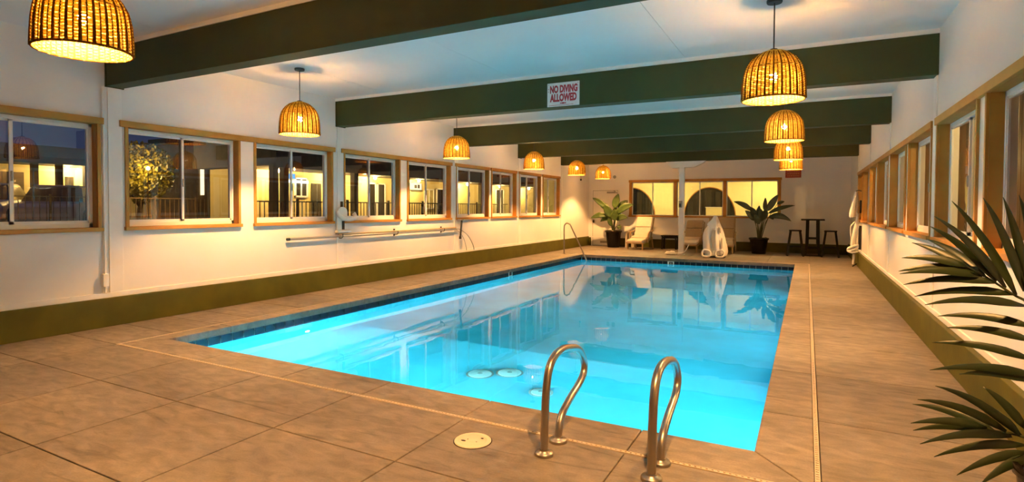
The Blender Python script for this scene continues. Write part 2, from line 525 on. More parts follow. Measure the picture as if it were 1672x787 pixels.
# depth markers set in the tile line
wl = (PY1 - PY0) / 82; yl = PY0 + marks_l * wl
m1 = pbuild(MB().box((x0, yl - 0.005, -0.235), (x0 + 0.018, yl + wl + 0.03, -0.05)), 'depth_marker', SIGNW)
m1['label'] = 'white depth marker tile with dark figure'
MB().box((x0 + 0.018, yl + 0.03, -0.15), (x0 + 0.020, yl + wl - 0.005, -0.07)).build('figure', BLACK, m1)
wf = (PX1 - PX0) / 38; xf = PX0 + marks_f * wf
m2 = pbuild(MB().box((xf - 0.015, PY1 + 0.003, -0.235), (xf + wf + 0.015, PY1 + 0.02, -0.082)), 'depth_marker', SIGNW)
m2['label'] = 'white depth marker tile with dark square'
MB().box((xf + 0.03, PY1 + 0.001, -0.215), (xf + wf - 0.02, PY1 + 0.003, -0.098)).build('dark_square', BLACK, m2)
text_mesh('numeral', '5', 0.09, SIGNW, m2, (xf + wf / 2 + 0.005, PY1 + 0.0, -0.152), (pi / 2, 0, 0))
# coping stones (mitred at the corners)
CZ0, CZ1 = -0.08, 0.002
def cope(poly): pbuild(MB().prism(poly, CZ0, CZ1), 'coping_stone', COPE, bevel=0.008)
OX0, OX1, OY0, OY1 = DX0 + 0.014, DX1 - 0.014, DY0 + 0.014, DY1 - 0.014
g = 0.003
cut = [PX0, -4.9, -3.83, -2.95, -2.03, -0.91, PX1]
for i in range(len(cut) - 1):
    a, b = cut[i], cut[i + 1]
    ao = OX0 if i == 0 else a; bo = OX1 if i == len(cut) - 2 else b
    cope([(a + g, PY0), (b - g, PY0), (bo - g, OY0), (ao + g, OY0)])
    cope([(a + g, PY1), (b - g, PY1), (bo - g, OY1), (ao + g, OY1)])
cut = [PY0, 4.25, 5.4, 6.5, 7.6, 8.8, 10.0, 11.2, 12.4, 13.6, 14.7, PY1]
for i in range(len(cut) - 1):
    a, b = cut[i], cut[i + 1]
    ao = OY0 if i == 0 else a; bo = OY1 if i == len(cut) - 2 else b
    cope([(PX0, a + g), (PX0, b - g), (OX0, bo - g), (OX0, ao + g)])
    cope([(PX1, a + g), (PX1, b - g), (OX1, bo - g), (OX1, ao + g)])
mb = MB()   # bond beam under the coping
mb.box((OX0, OY0, -0.3), (PX0 - 0.05, OY1, -0.082)); mb.box((PX1 + 0.05, OY0, -0.3), (OX1, OY1, -0.082))
mb.box((PX0 - 0.05, OY0, -0.3), (PX1 + 0.05, PY0 - 0.03, -0.082)); mb.box((PX0 - 0.05, PY1 + 0.05, -0.3), (PX1 + 0.05, OY1, -0.082))
pbuild(mb, 'bond_beam', GROUT)
# drains on the pool bottom
for i, (x, y, r) in enumerate([(-3.17, 5.27, 0.13), (-2.90, 5.46, 0.13), (-2.35, 5.10, 0.10)]):
    d = pbuild(MB().lathe([(r, -0.01), (r, 0.012), (r * 0.9, 0.02), (0.02, 0.024)], 28, (x, y, -1.03)), 'drain_cover', PLAST)
    MB().lathe([(0.03, 0.024), (0.025, 0.03)], 12, (x, y, -1.03)).build('screw_cap', GREYP, d)
    MB().lathe([(r + 0.025, 0.0), (r + 0.025, 0.004)], 28, (x, y, -1.03)).build('recess_ring', GREYP, d)
# underwater lights
def pool_light(p, nrm, k=1.0):
    nrm = Vector(nrm)
    rot = nrm.to_track_quat('Z', 'Y').to_matrix().to_4x4()
    M4 = Matrix.Translation(Vector(p)) @ rot
    ring = MB().lathe([(0.10, 0.0), (0.115, 0.0), (0.115, 0.02), (0.10, 0.02), (0.10, 0.0)], 24, close=False)
    ring.v = [tuple(M4 @ (Vector(v) * k)) for v in ring.v]
    r = pbuild(ring, 'light_ring', STEEL)
    ln = MB().lathe([(0.10, 0.004), (0.10, 0.012), (0.001, 0.018)], 20)
    ln.v = [tuple(M4 @ (Vector(v) * k)) for v in ln.v]
    ln.build('light_lens', POOLM, r)
pool_light((x0, 5.40, -0.72), (1, 0, 0), 0.32)
for yy, kk in ((5.2, 1.0), (8.4, 1.0), (12.2, 0.6)): pool_light((x1, yy, -0.66), (-1, 0, 0), kk)
for xx in (-4.6, -1.7): pool_light((xx, PY0 - 0.02, -0.66), (0, 1, 0))
# water
mb = MB()
mb.add([(x0, PY0 - 0.02, WZ), (x1, PY0 - 0.02, WZ), (x1, PY1 + 0.02, WZ), (x0, PY1 + 0.02, WZ)], [(0, 1, 2, 3)])
tag(mb.build('pool_water', WATER), 'clear blue still water filling the swimming pool', 'water', None, 'stuff')
# slot drain around the pool
dr = thing('deck_drain', 'thin cream plastic slot drain running around the pool coping', 'drain', (DX0, DY0, 0))
def drain_run(a, b, horiz):
    mb = MB(); s = MB()
    hw = 0.013
    if horiz:
        mb.box((a, DY0 - hw, -0.06), (b, DY0 - hw + 0.005, 0.003)) if horiz == 1 else mb.box((a, DY1 - hw, -0.06), (b, DY1 - hw + 0.005, 0.003))
        yy = DY0 if horiz == 1 else DY1
        mb.box((a, yy + hw - 0.005, -0.06), (b, yy + hw, 0.003)); mb.box((a, yy - hw, -0.06), (b, yy + hw, -0.03))
        n = int((b - a) / 0.03)
        for i in range(n): s.box((a + i * 0.03, yy - hw + 0.005, -0.02), (a + i * 0.03 + 0.018, yy + hw - 0.005, 0.001))
    return mb, s
for horiz, yy in ((1, DY0), (2, DY1)):
    mb, s = drain_run(DX0 - 0.014, DX1 + 0.014, horiz)
    o = mb.build('drain_channel', DRAIN, dr); o.location = (-DX0, -DY0, 0)
    q = s.build('drain_grate', DRAIN, o); q['kind'] = 'stuff'
for xx in (DX0, DX1):
    mb = MB(); s = MB(); hw = 0.013
    a, b = DY0 + hw, DY1 - hw
    mb.box((xx - hw, a, -0.06), (xx - hw + 0.005, b, 0.003)); mb.box((xx + hw - 0.005, a, -0.06), (xx + hw, b, 0.003)); mb.box((xx - hw, a, -0.06), (xx + hw, b, -0.03))
    for i in range(int((b - a) / 0.03)): s.box((xx - hw + 0.005, a + i * 0.03, -0.02), (xx + hw - 0.005, a + i * 0.03 + 0.018, 0.001))
    o = mb.build('drain_channel', DRAIN, dr); o.location = (-DX0, -DY0, 0)
    q = s.build('drain_grate', DRAIN, o); q['kind'] = 'stuff'

# ------------------------------------------------------------------ walls with window openings
def wall_along_y(name, xa, xb, ya, yb, z0, z1, holes, mat, label):
    mb = MB(); y = ya
    for h0, h1, hz0, hz1 in sorted(holes):
        if h0 > y: mb.box((xa, y, z0), (xb, h0, z1))
        mb.box((xa, h0, z0), (xb, h1, hz0)); mb.box((xa, h0, hz1), (xb, h1, z1))
        y = h1
    mb.box((xa, y, z0), (xb, yb, z1))
    return struct(mb.build(name, mat), label, 'wall')
WL = [(1.95, 3.506), (3.767, 5.306), (5.529, 7.085), (7.331, 8.888), (9.106, 10.682), (10.884, 12.419), (12.542, 13.946), (14.101, 15.573), (15.717, 17.047)]
WR = [(a + 0.03, b + 0.03) for a, b in WL[1:]]
LZ0, LZ1, RZ0, RZ1 = 1.115, 2.425, 1.085, 2.35
wall_l = wall_along_y('wall_left', XL - 0.16, XL, YF, YB + 0.16, -0.3, ZC + 0.1, [(a + 0.02, b - 0.02, LZ0 + 0.03, LZ1 - 0.03) for a, b in WL], WHITE, 'long white painted wall with nine sliding windows')
wall_r = wall_along_y('wall_right', XR, XR + 0.16, YF, YB + 0.16, -0.3, ZC + 0.1, [(a + 0.02, b - 0.02, RZ0 + 0.03, RZ1 - 0.03) for a, b in WR], WHITE, 'long white painted wall with eight windows in deep tan frames')
mb = MB()
BW = (-5.68, -0.74, 1.08, 2.40)
mb.box((XL, YB, -0.3), (BW[0] + 0.03, YB + 0.16, ZC + 0.1)); mb.box((BW[1] - 0.03, YB, -0.3), (XR, YB + 0.16, ZC + 0.1))
mb.box((BW[0] + 0.03, YB, -0.3), (BW[1] - 0.03, YB + 0.16, BW[2] + 0.03)); mb.box((BW[0] + 0.03, YB, BW[3] - 0.03), (BW[1] - 0.03, YB + 0.16, ZC + 0.1))
struct(mb.build('wall_back', WHITE), 'white end wall with wide interior window and door', 'wall')
struct(MB().box((XL - 0.16, YF - 0.16, -0.3), (XR + 0.16, YF, ZC + 0.1)).build('wall_front', WHITE), 'plain white end wall behind the near deck', 'wall')

# ceiling of large panels
ceil = struct(MB().box((XL - 0.16, YF - 0.16, ZC + 0.012), (XR + 0.16, YB + 0.16, ZC + 0.12)).build('ceiling', JOINT), 'flat white panelled ceiling above the green beams', 'ceiling')
BY = [(0.05, 0.23), (3.57, 3.75), (7.16, 7.36), (10.81, 11.0), (14.05, 14.24), (17.15, 17.34)]
cx = [XL - 0.1, -6.05, -3.75, -1.36, XR + 0.1]
edges = [YF] + [(a + b) / 2 for a, b in BY] + [YB]
for i in range(len(cx) - 1):
    for j in range(len(edges) - 1):
        MB().box((cx[i] + 0.002, edges[j] + 0.002, ZC), (cx[i + 1] - 0.002, edges[j + 1] - 0.002, ZC + 0.014)).build('ceiling_panel', CEIL, ceil)
# beams with the white strip above each
bl = ['olive ceiling beam over the near deck behind the viewer', 'largest olive ceiling beam crossing above the first window and near pool edge',
      'olive ceiling beam carrying the red and white no diving sign', 'olive ceiling beam next behind the one with the sign',
      'olive ceiling beam second behind the one with the sign', 'farthest olive ceiling beam resting on the white post']
for i, (a, b) in enumerate(BY):
    o = MB().box((XL + 0.001, a, 2.80), (XR - 0.001, b, 3.225)).build('ceiling_beam', BEAM, bevel=0.004)
    struct(o, bl[i], 'beam')
    o2 = MB().box((XL + 0.001, a - 0.012, 3.225), (XR - 0.001, b + 0.012, ZC)).build('white_strip', TRIMW, o)
    if 0 < i < 5:
        for xx in (XL + 0.005,):
            MB().box((xx, a - 0.01, 2.79), (xx + 0.02, b + 0.01, 3.22)).build('end_plate', BEAM, o)

# curb baseboards and thin white battens
def curb(name, a, b, lab):
    return struct(MB().box(a, b).build(name, GREEN, bevel=0.006), lab, 'baseboard')
curb('baseboard_left', (XL, YF, 0), (XL + 0.045, YB - 0.05, 0.335), 'olive green painted curb along the long window wall with the pole')
curb('baseboard_right', (XR - 0.065, YF, 0), (XR, YB - 0.05, 0.335), 'olive green painted curb beside the leaning palm')
curb('baseboard_back', (-6.02, YB - 0.05, 0), (XR, YB, 0.30), 'olive green painted curb behind the lounge chairs and stools')
curb('baseboard_corner', (XL, YB - 0.05, 0), (-7.12, YB, 0.30), 'short olive green curb between corner and white door')
tn = [0]
def trim(a, b, lab, mat=TRIMW, bev=0.003):
    tn[0] += 1
    return struct(MB().box(a, b).build('trim_%d' % tn[0], mat, bevel=bev), lab, 'trim')
trim((XL, YF, 0.335), (XL + 0.018, YB, 0.395), 'thin white strip above the green curb on the pole wall')
trim((XR - 0.02, YF, 0.335), (XR, YB, 0.385), 'thin white strip above the green curb beside the palm')
trim((XL, YB - 0.014, 0.30), (XR, YB, 0.34), 'thin white strip above the end wall curb')
order = ['second', 'third', 'fourth', 'fifth', 'sixth']
for i, (a, b) in enumerate(BY[1:]):
    m = (a + b) / 2
    trim((XL, m - 0.075, 0.395), (XL + 0.014, m + 0.075, 2.80), 'flat white pilaster under the %s beam on the pole wall' % ['first visible', 'sign carrying', 'third', 'fourth', 'farthest'][i])
    trim((XR - 0.014, m - 0.075, 0.385), (XR, m + 0.075, 2.80), 'flat white pilaster under the %s beam on the palm side wall' % ['first visible', 'sign carrying', 'third', 'fourth', 'farthest'][i])

# ------------------------------------------------------------------ sliding windows
def window(num, XW, s, y0, y1, z0, z1, lab, head=True):
    # s: +1 room lies at +x (left wall), -1 room lies at -x
    w = thing('window_%d' % num, lab, 'window', (XW, y0, z0), 0, None, 'structure')
    def P(name, d0, d1, ya, yb, za, zb, mat, parent=w, bev=0.0):
        o = MB().box((s * d0, ya, za), (s * d1, yb, zb)).build(name, mat, parent, bevel=bev)
        return o
    W, Hh = y1 - y0, z1 - z0
    c = 0.038
    P('casing', 0, 0.022, 0, c, 0.04, Hh - 0.02, WOOD, bev=0.003)
    P('casing', 0, 0.022, W - c, W, 0.04, Hh - 0.02, WOOD, bev=0.003)
    if head: P('head_casing', 0, 0.034, -0.03, W + 0.03, Hh - 0.075, Hh, WOOD, bev=0.003)
    P('sill', -0.12, 0.05, -0.012, W + 0.012, 0.0, 0.045, WOOD, bev=0.005)
    P('jamb', -0.13, 0.0, c - 0.012, c + 0.004, 0.045, Hh - 0.03, WOOD)
    P('jamb', -0.13, 0.0, W - c - 0.004, W - c + 0.012, 0.045, Hh - 0.03, WOOD)
    P('head_jamb', -0.13, 0.0, c - 0.01, W - c + 0.01, Hh - 0.075, Hh - 0.055, WOOD)
    a, b, za, zb = c + 0.004, W - c - 0.004, 0.045, Hh - 0.075
    fr = 0.038
    for nm, q in (('frame', (a, a + fr, za, zb)), ('frame', (b - fr, b, za, zb)), ('frame', (a, b, za, za + 0.05)), ('frame', (a, b, zb - 0.04, zb))):
        P('vinyl_frame', -0.155, -0.085, *q, VINYL, bev=0.003)
    mid = (a + b) / 2
    def sash(ya, yb, d, name):
        r = 0.030
        mb = MB()
        for q in ((ya, ya + r, za + 0.05, zb - 0.04), (yb - r, yb, za + 0.05, zb - 0.04), (ya, yb, za + 0.05, za + 0.05 + r), (ya, yb, zb - 0.04 - r * 0.7, zb - 0.04)):
            mb.box((s * (d - 0.018), q[0], q[2]), (s * d, q[1], q[3]))
        o = mb.build(name, VINYL, w)
        MB().box((s * (d - 0.011), ya + r, za + 0.05 + r), (s * (d - 0.006), yb - r, zb - 0.04 - r * 0.7)).build('pane', GLASS, o)
        return o
    sash(a + fr * 0.6, mid + 0.022, -0.118, 'fixed_sash')
    o = sash(mid - 0.022, b - fr * 0.6, -0.092, 'sliding_sash')
    MB().box((s * -0.092, mid - 0.012, Hh * 0.42), (s * -0.080, mid + 0.004, Hh * 0.50)).build('latch', GREYP, o)
    return w
nm = ['first', 'second', 'third', 'fourth', 'fifth', 'sixth', 'seventh', 'eighth', 'ninth']
for i, (a, b) in enumerate(WL):
    window(i + 1, XL, 1, a, b, LZ0, LZ1, 'tan framed white sliding window, %s along the pole wall counting from the near end' % nm[i], head=(i in (0, 5, 6, 7, 8)))
for i, (a, b) in enumerate(WR):
    window(i + 10, XR, -1, a, b, RZ0, RZ1, 'deep tan framed sliding window, %s along the palm side wall counting from the near end' % nm[i], head=False)
for a, b, k in ((WL[1][0], WL[2][1], 'second and third'), (WL[3][0], WL[4][1], 'fourth and fifth')):
    trim((XL, a - 0.06, LZ1 - 0.075), (XL + 0.034, b + 0.04, LZ1), 'tan head board spanning the %s windows of the pole wall' % k, WOOD)
for a, b, k in ((WR[0][0] - 2.0, WR[0][1], 'nearest'), (WR[1][0], WR[1][1], 'second'), (WR[2][0], WR[3][1], 'third and fourth'), (WR[4][0], WR[5][1], 'fifth and sixth'), (WR[6][0], WR[7][1], 'seventh and eighth')):
    pass
trim((XR - 0.034, WR[0][0] - 0.04, RZ1 - 0.075), (XR, WR[1][1] + 0.03, RZ1), 'tan head board over the two nearest windows of the palm side wall', WOOD)
trim((XR - 0.034, WR[2][0] - 0.03, RZ1 - 0.075), (XR, WR[7][1] + 0.03, RZ1), 'long tan head board over the farther windows of the palm side wall', WOOD)

# ------------------------------------------------------------------ interior window of the end wall
w = thing('window_18', 'wide tan framed interior window looking into bright yellow room', 'window', (BW[0], YB, BW[2]), 0, None, 'structure')
W, Hh = BW[1] - BW[0], BW[3] - BW[2]
def P(name, a, b, mat, parent=w, bev=0.003):
    return MB().box(a, b).build(name, mat, parent, bevel=bev)
P('head_casing', (-0.02, -0.03, Hh - 0.085), (W + 0.02, 0, Hh), WOOD)
P('sill', (-0.02, -0.05, 0), (W + 0.02, 0.12, 0.05), WOOD)
P('casing', (0, -0.025, 0.05), (0.085, 0, Hh - 0.085), WOOD); P('casing', (W - 0.085, -0.025, 0.05), (W, 0, Hh - 0.085), WOOD)
P('jamb', (0.03, 0, 0.05), (0.085, 0.13, Hh - 0.06), WOOD); P('jamb', (W - 0.085, 0, 0.05), (W - 0.03, 0.13, Hh - 0.06), WOOD)
P('head_jamb', (0.03, 0, Hh - 0.085), (W - 0.03, 0.13, Hh - 0.05), WOOD)
xs = [0.085, 1.62, 3.24, W - 0.085]
for x in (1.62, 3.24): P('mullion', (x - 0.05, 0.03, 0.05), (x + 0.05, 0.12, Hh - 0.085), WOOD)
for i in range(3):
    a, b = xs[i] + (0.05 if i else 0), xs[i + 1] - (0.05 if i < 2 else 0)
    m = (a + b) / 2
    for u, v, d in ((a, m + 0.02, 0.06), (m - 0.02, b, 0.085)):
        mb = MB(); r = 0.032
        for q in ((u, u + r, 0.05, Hh - 0.085), (v - r, v, 0.05, Hh - 0.085), (u, v, 0.05, 0.05 + r), (u, v, Hh - 0.085 - r, Hh - 0.085)):
            mb.box((q[0], d, q[2]), (q[1], d + 0.02, q[3]))
        o = mb.build('sash', VINYL, w)
        MB().box((u + r, d + 0.008, 0.05 + r), (v - r, d + 0.012, Hh - 0.085 - r)).build('pane', GLASSIN, o)

# door of the end wall
d = thing('door_1', 'white exit door behind the potted plant in the far corner', 'door', (-7.06, YB, 0), 0, None, 'structure')
P('door_frame', (-0.05, -0.02, 0), (0, 0, 2.09), TRIMW, d); P('door_frame', (0.96, -0.02, 0), (1.01, 0, 2.09), TRIMW, d); P('door_frame', (-0.05, -0.02, 2.04), (1.01, 0, 2.09), TRIMW, d)
P('dark_gap', (0.0, -0.006, 0.0), (0.96, -0.001, 2.04), DARKGAP, d, 0)
lf = P('door_leaf', (0.010, -0.012, 0.01), (0.950, -0.0065, 2.03), WHITE, d)
mb = MB().box((0.02, -0.03, 0.84), (0.07, -0.012, 0.95)); mb.tube([(0.045, -0.03, 0.9), (0.045, -0.07, 0.9)], 0.016, 8); mb.sphere((0.045, -0.085, 0.9), 0.032, 10, 6)
mb.build('door_handle', BLACK, d)
mb = MB().box((0.56, -0.07, 1.93), (0.86, -0.012, 1.99)); mb.bar((0.70, -0.08, 1.94), (0.98, -0.14, 1.93), 0.03, 0.012); mb.bar((0.98, -0.14, 1.93), (0.80, -0.02, 2.03), 0.03, 0.012)
mb.build('door_closer', GREYP, d)
MB().box((0.30, -0.018, 0.10), (0.62, -0.012, 0.18)).build('kick_plate', GREYP, d)

# ------------------------------------------------------------------ pendant lamps
SH, SR = 0.44, 0.257
def rad(t):       # t: 0 at the rim, 1 at the crown
    h = 1 - t
    tab = [(0, 0.10), (0.015, 0.22), (0.05, 0.39), (0.10, 0.53), (0.19, 0.70), (0.28, 0.81), (0.375, 0.895), (0.5, 0.945), (0.65, 0.975), (0.8, 0.99), (1.0, 1.0)]
    for (a, u), (b, v) in zip(tab, tab[1:]):
        if h <= b: return SR * (u + (v - u) * (h - a) / (b - a))
    return SR
def make_pendant(label):
    p = thing('pendant_lamp', label, 'lamp', (0, 0, 0), 0, 'wicker pendant lamps over the deck')
    top = ZC - 2.385
    MB().lathe([(0.062, top - 0.028), (0.065, top - 0.02), (0.065, top)], 24).build('canopy', BLACK, p)
    MB().tube([(0, 0, SH - 0.01), (0, 0, top - 0.02)], 0.006, 8).build('stem', BLACK, p)
    MB().lathe([(0.012, SH - 0.17), (0.021, SH - 0.16), (0.021, SH - 0.06), (0.008, SH - 0.04), (0.008, SH - 0.005), (0.03, SH), (0.03, SH + 0.012), (0.006, SH + 0.016)], 12).build('socket', BLACK, p)
    MB().sphere((0, 0, 0.205), 0.032, 10, 6, (1, 1, 1.25)).build('bulb', BULBM, p)
    # woven shade
    mb = MB(); NR, NS = 24, 96
    L = [0.0]; N = 120
    for i in range(N):
        t0, t1 = i / N, (i + 1) / N
        L.append(L[-1] + math.hypot(SH / N, rad(t1) - rad(t0)))
    pitch = 0.0098; k = int(L[-1] / pitch)
    ts = []
    for q in range(k):
        s_ = q * pitch
        for i in range(N):
            if L[i] <= s_ <= L[i + 1]:
                ts.append((i + (s_ - L[i]) / (L[i + 1] - L[i])) / N); break
    for q, t in enumerate(ts):
        R0 = rad(t); z = t * SH
        if R0 < 0.05: continue
        sl = (rad(min(1, t + 0.01)) - rad(max(0, t - 0.01)))
        nrm = Vector((SH * 0.02, 0, -sl)).normalized(); tan = Vector((nrm.z, 0, -nrm.x))
        vs = []
        hr = 0.0044 + 0.0012 * max(0, min(1, (t - 0.68) / 0.2)); hw = 0.0024
        for kx in range(NS):
            ph = 2 * pi * kx / NS
            wob = 0.0045 * (1 if q % 2 else -1) * sin(ph * NR / 1.0)
            dz = 0.0008 * sin(3 * ph + q * 1.7) + 0.0006 * sin(11 * ph + q)
            for a, b in ((hw, hr), (hw, -hr), (-hw, -hr), (-hw, hr)):
                rr = R0 + wob + nrm.x * a + tan.x * b
                zz = z + nrm.z * a + tan.z * b + dz
                vs.append((rr * cos(ph), rr * sin(ph), zz))
        fs = []
        for kx in range(NS):
            n2 = (kx + 1) % NS
            for c in range(4):
                fs.append((kx * 4 + c, kx * 4 + (c + 1) % 4, n2 * 4 + (c + 1) % 4, n2 * 4 + c))
        mb.add(vs, fs)
    mu = MB()
    for kx in range(NR):              # the thin uprights between the ribs
        ph = 2 * pi * (kx + 0.5) / NR
        mu.tube([(rad(t) * cos(ph), rad(t) * sin(ph), t * SH) for t in [i / 9 for i in range(10)]], 0.0050, 5, False)
    sh = mb.build('woven_shade', STRAND, p); sh['kind'] = 'stuff'
    mu.build('thin_cane', RIB, sh)['kind'] = 'stuff'
    rb = None
    for kx in range(NR):
        ph = 2 * pi * kx / NR
        if rb is None:
            m2 = MB(); pts = []
            for t in [i / 11 for i in range(12)]: pts.append(((rad(t) + 0.004), 0, t * SH))
            m2.tube(pts, [0.0095 - 0.004 * i / 11 for i in range(12)], 6)
            rb = m2.build('rib', RIB, sh); o = rb
        else:
            o = rb.copy(); COL.objects.link(o)
        o.rotation_euler = (0, 0, ph)
    def hoop(t, r, name):
        R0 = rad(t)
        m3 = MB(); n = 40
        pts = [((R0 + 0.001) * cos(2 * pi * i / n), (R0 + 0.001) * sin(2 * pi * i / n), t * SH) for i in range(n + 1)]
        m3.tube(pts, r, 6, False); m3.build(name, RIB, p)
    hoop(0.0, 0.0075, 'rim'); hoop(0.62, 0.004, 'hoop')
    return p
lamps = [(-4.04, 1.876, 'largest wicker dome pendant, cut by the top of the picture'),
         (-6.08, 5.37, 'wicker dome pendant with black canopy hanging before the third window'),
         (-6.18, 9.35, 'wicker dome pendant hanging just below the beam with the sign'),
         (-6.15, 12.85, 'wicker dome pendant hanging before the eighth window of the pole wall'),
         (-6.13, 15.80, 'wicker dome pendant hanging before the corner by the pool handrail'),
         (-6.10, 18.15, 'smallest wicker dome pendant hanging above the white door'),
         (-0.283, 5.53, 'largest wicker dome pendant of the lamps stacked above the stools'),
         (-0.307, 8.95, 'second wicker dome pendant down the stack of lamps above the stools'),
         (-0.345, 12.43, 'third wicker dome pendant down the stack of lamps above the stools'),
         (-0.372, 15.60, 'lowest wicker dome pendant of the stack, just above the red sign'),
         (-0.30, 1.85, 'wicker dome pendant hanging over the near deck above the handrails')]
proto = None
for x, y, lab in lamps:
    if proto is None: proto = make_pendant(lab); o = proto
    else:
        o = copy_tree(proto); o['label'] = lab
    o.location = (x, y, 2.385); o.rotation_euler = (0, 0, random.uniform(0, 0.3))

# ------------------------------------------------------------------ signs
sg = thing('no_diving_sign', 'white metal sign with red words NO DIVING ALLOWED on the beam', 'sign', (-2.985, 7.16, 2.808))
sw, shh = 0.475, 0.325
MB().box((-sw / 2, -0.012, 0), (sw / 2, -0.001, shh)).build('plate', SIGNW, sg, bevel=0.004)
text_mesh('lettering', 'NO DIVING', 0.155, RED, sg, (0.008, -0.0135, 0.236), (pi / 2, 0, 0), 1, 0.008, 0.001, (0.405, 0.108))
text_mesh('lettering', 'ALLOWED', 0.155, RED, sg, (0.002, -0.0135, 0.118), (pi / 2, 0, 0), 1, 0.008, 0.001, (0.395, 0.112))
mb = MB()
for i, (a, b) in enumerate(((-0.045, -0.02), (-0.018, 0.018), (0.02, 0.045))): mb.box((a, -0.0135, 0.034 - 0.004 * (i == 1)), (b, -0.0125, 0.048 + 0.004 * (i == 1)))
mb.box((-0.21, -0.0135, 0.014), (0.15, -0.0125, 0.019)); mb.box((-0.222, -0.0135, 0.20), (-0.214, -0.0125, 0.215)); mb.box((-0.222, -0.0135, 0.235), (-0.214, -0.0125, 0.25))
mb.build('small_print', RED, sg)
mb = MB()
for x in (-0.215, 0.215): mb.box((x - 0.005, -0.0145, 0.298), (x + 0.005, -0.0125, 0.308))
mb.build('screw', GREYP, sg)['kind'] = 'stuff'
rs = thing('red_sign', 'small dark red notice board on the end wall below the lamps', 'sign', (-0.40, YB, 2.38))
MB().box((-0.225, -0.02, 0), (0.225, -0.001, 0.26)).build('board', REDSIGN, rs, bevel=0.004)
mb = MB()
for r_ in range(3):
    x = -0.17
    while x < 0.16:
        l = random.uniform(0.02, 0.05); mb.box((x, -0.022, 0.05 + r_ * 0.07), (x + l, -0.0195, 0.075 + r_ * 0.07)); x += l + 0.018
mb.build('faded_print', ORANGE, rs)['kind'] = 'stuff'

# ------------------------------------------------------------------ short handrails at the near edge
def grab_rail(label, x, dy):
    t = thing('handrail', label, 'handrail', (x, 3.0, 0), 0, 'bronze handrails at the near pool edge')
    pts = [(0, -0.105 + dy, 0.012), (0, -0.1 + dy, 0.15), (0, -0.085 + dy, 0.33), (0, -0.065 + dy, 0.44), (0, -0.02 + dy, 0.52), (0, 0.06 + dy, 0.56), (0, 0.17 + dy, 0.567), (0, 0.29 + dy, 0.548), (0, 0.41 + dy, 0.515), (0, 0.495 + dy, 0.455), (0, 0.545 + dy, 0.375), (0, 0.525 + dy, 0.31), (0, 0.44 + dy, 0.262), (0, 0.28 + dy, 0.21), (0, 0.165 + dy, 0.155), (0, 0.115 + dy, 0.09), (0, 0.1 + dy, 0.012)]
    MB().tube(smooth_path([(px_, py_, pz_ * 0.965) for px_, py_, pz_ in pts], 5), 0.0235, 16).build('rail', STEEL, t)
    for y in (-0.105 + dy, 0.10 + dy):
        MB().lathe([(0.056, 0.0), (0.056, 0.012), (0.050, 0.020), (0.030, 0.024), (0.028, 0.034)], 24, (0, y, 0)).build('flange', STEEL, t)
    return t
grab_rail('bronze looped handrail beside the round deck lid', -1.312, 0.0)
grab_rail('bronze looped handrail nearer the drain corner, away from the deck lid', -0.697, 0.0)
# long bent handrail in the far corner
t = thing('handrail', 'tall bent bronze handrail slanting into the far pool corner', 'handrail', (-6.51, 15.75, 0))
pts = [(0, 0, 0.005), (0, 0, 0.5), (0, 0, 0.78), (0.02, 0, 0.88), (0.09, 0, 0.93), (0.17, 0, 0.90), (0.24, 0, 0.80), (0.80, -0.15, -0.20), (0.92, -0.19, -0.55)]
MB().tube(smooth_path(pts, 6), 0.02, 12).build('rail', STEEL, t)
MB().lathe([(0.05, 0), (0.05, 0.012), (0.03, 0.02)], 16).build('flange', STEEL, t)

# round deck lid
t = thing('skimmer_lid', 'round cream plastic lid set in the near deck slab', 'lid', (-1.77, 2.86, 0))
MB().lathe([(0.118, -0.02), (0.118, 0.002), (0.112, 0.0025)], 36).build('gap_ring', DARKGAP, t)
MB().lathe([(0.112, -0.01), (0.112, 0.005), (0.109, 0.007), (0.090, 0.007), (0.088, 0.005), (0.086, 0.007), (0.001, 0.007)], 40).build('lid', CREAMP, t)
MB().lathe([(0.028, 0.006), (0.028, 0.0085), (0.025, 0.009), (0.001, 0.009)], 20).build('raised_disc', CREAMP, t)
for (x, y, rx, ry) in ((-0.045, -0.035, 0.017, 0.009), (0.04, 0.045, 0.010, 0.008), (-0.03, -0.005, 0.006, 0.005), (0.035, -0.015, 0.005, 0.003)):
    mb = MB().lathe([(0.01, 0.006), (0.01, 0.0078)], 12)
    mb.v = [(v[0] * rx / 0.01 + x, v[1] * ry / 0.01 + y, v[2]) for v in mb.v]
    mb.build('finger_hole', DARKGAP, t)

# ------------------------------------------------------------------ pole, crook and lifebuoy on the pole wall
t = thing('telescopic_pole', 'long grey and tan pole hung level along the window wall', 'pole', (XL + 0.001, 6.1, 0.885))
MB().tube([(0.06, 0.0, 0.010), (0.06, 4.75, 0.010)], 0.020, 10).build('grey_pole', ALU, t)
MB().tube([(0.075, 1.05, 0.048), (0.075, 4.70, 0.048)], 0.014, 8).build('tan_pole', TANPOLE, t)
MB().tube([(0.06, -0.03, 0.010), (0.06, 0.02, 0.010)], 0.023, 10).build('end_cap', BLACK, t)
for y in (1.12, 2.6, 4.2):
    mb = MB().box((0, y - 0.02, -0.05), (0.012, y + 0.02, 0.09)); mb.tube(smooth_path([(0.01, y, -0.02), (0.06, y, -0.025), (0.10, y, 0.0), (0.10, y, 0.05)], 4), 0.007, 6)
    mb.build('hook', BLACK, t)
t = thing('shepherds_crook', 'two thin curved metal hoops drooping from the far pole end', 'hook', (XL, 10.88, 0.88))
MB().tube(smooth_path([(0.06, -0.03, 0.02), (0.07, 0.12, 0.0), (0.09, 0.40, -0.14), (0.10, 0.60, -0.35), (0.10, 0.68, -0.50)], 6), 0.010, 6).build('hoop', ALU, t)
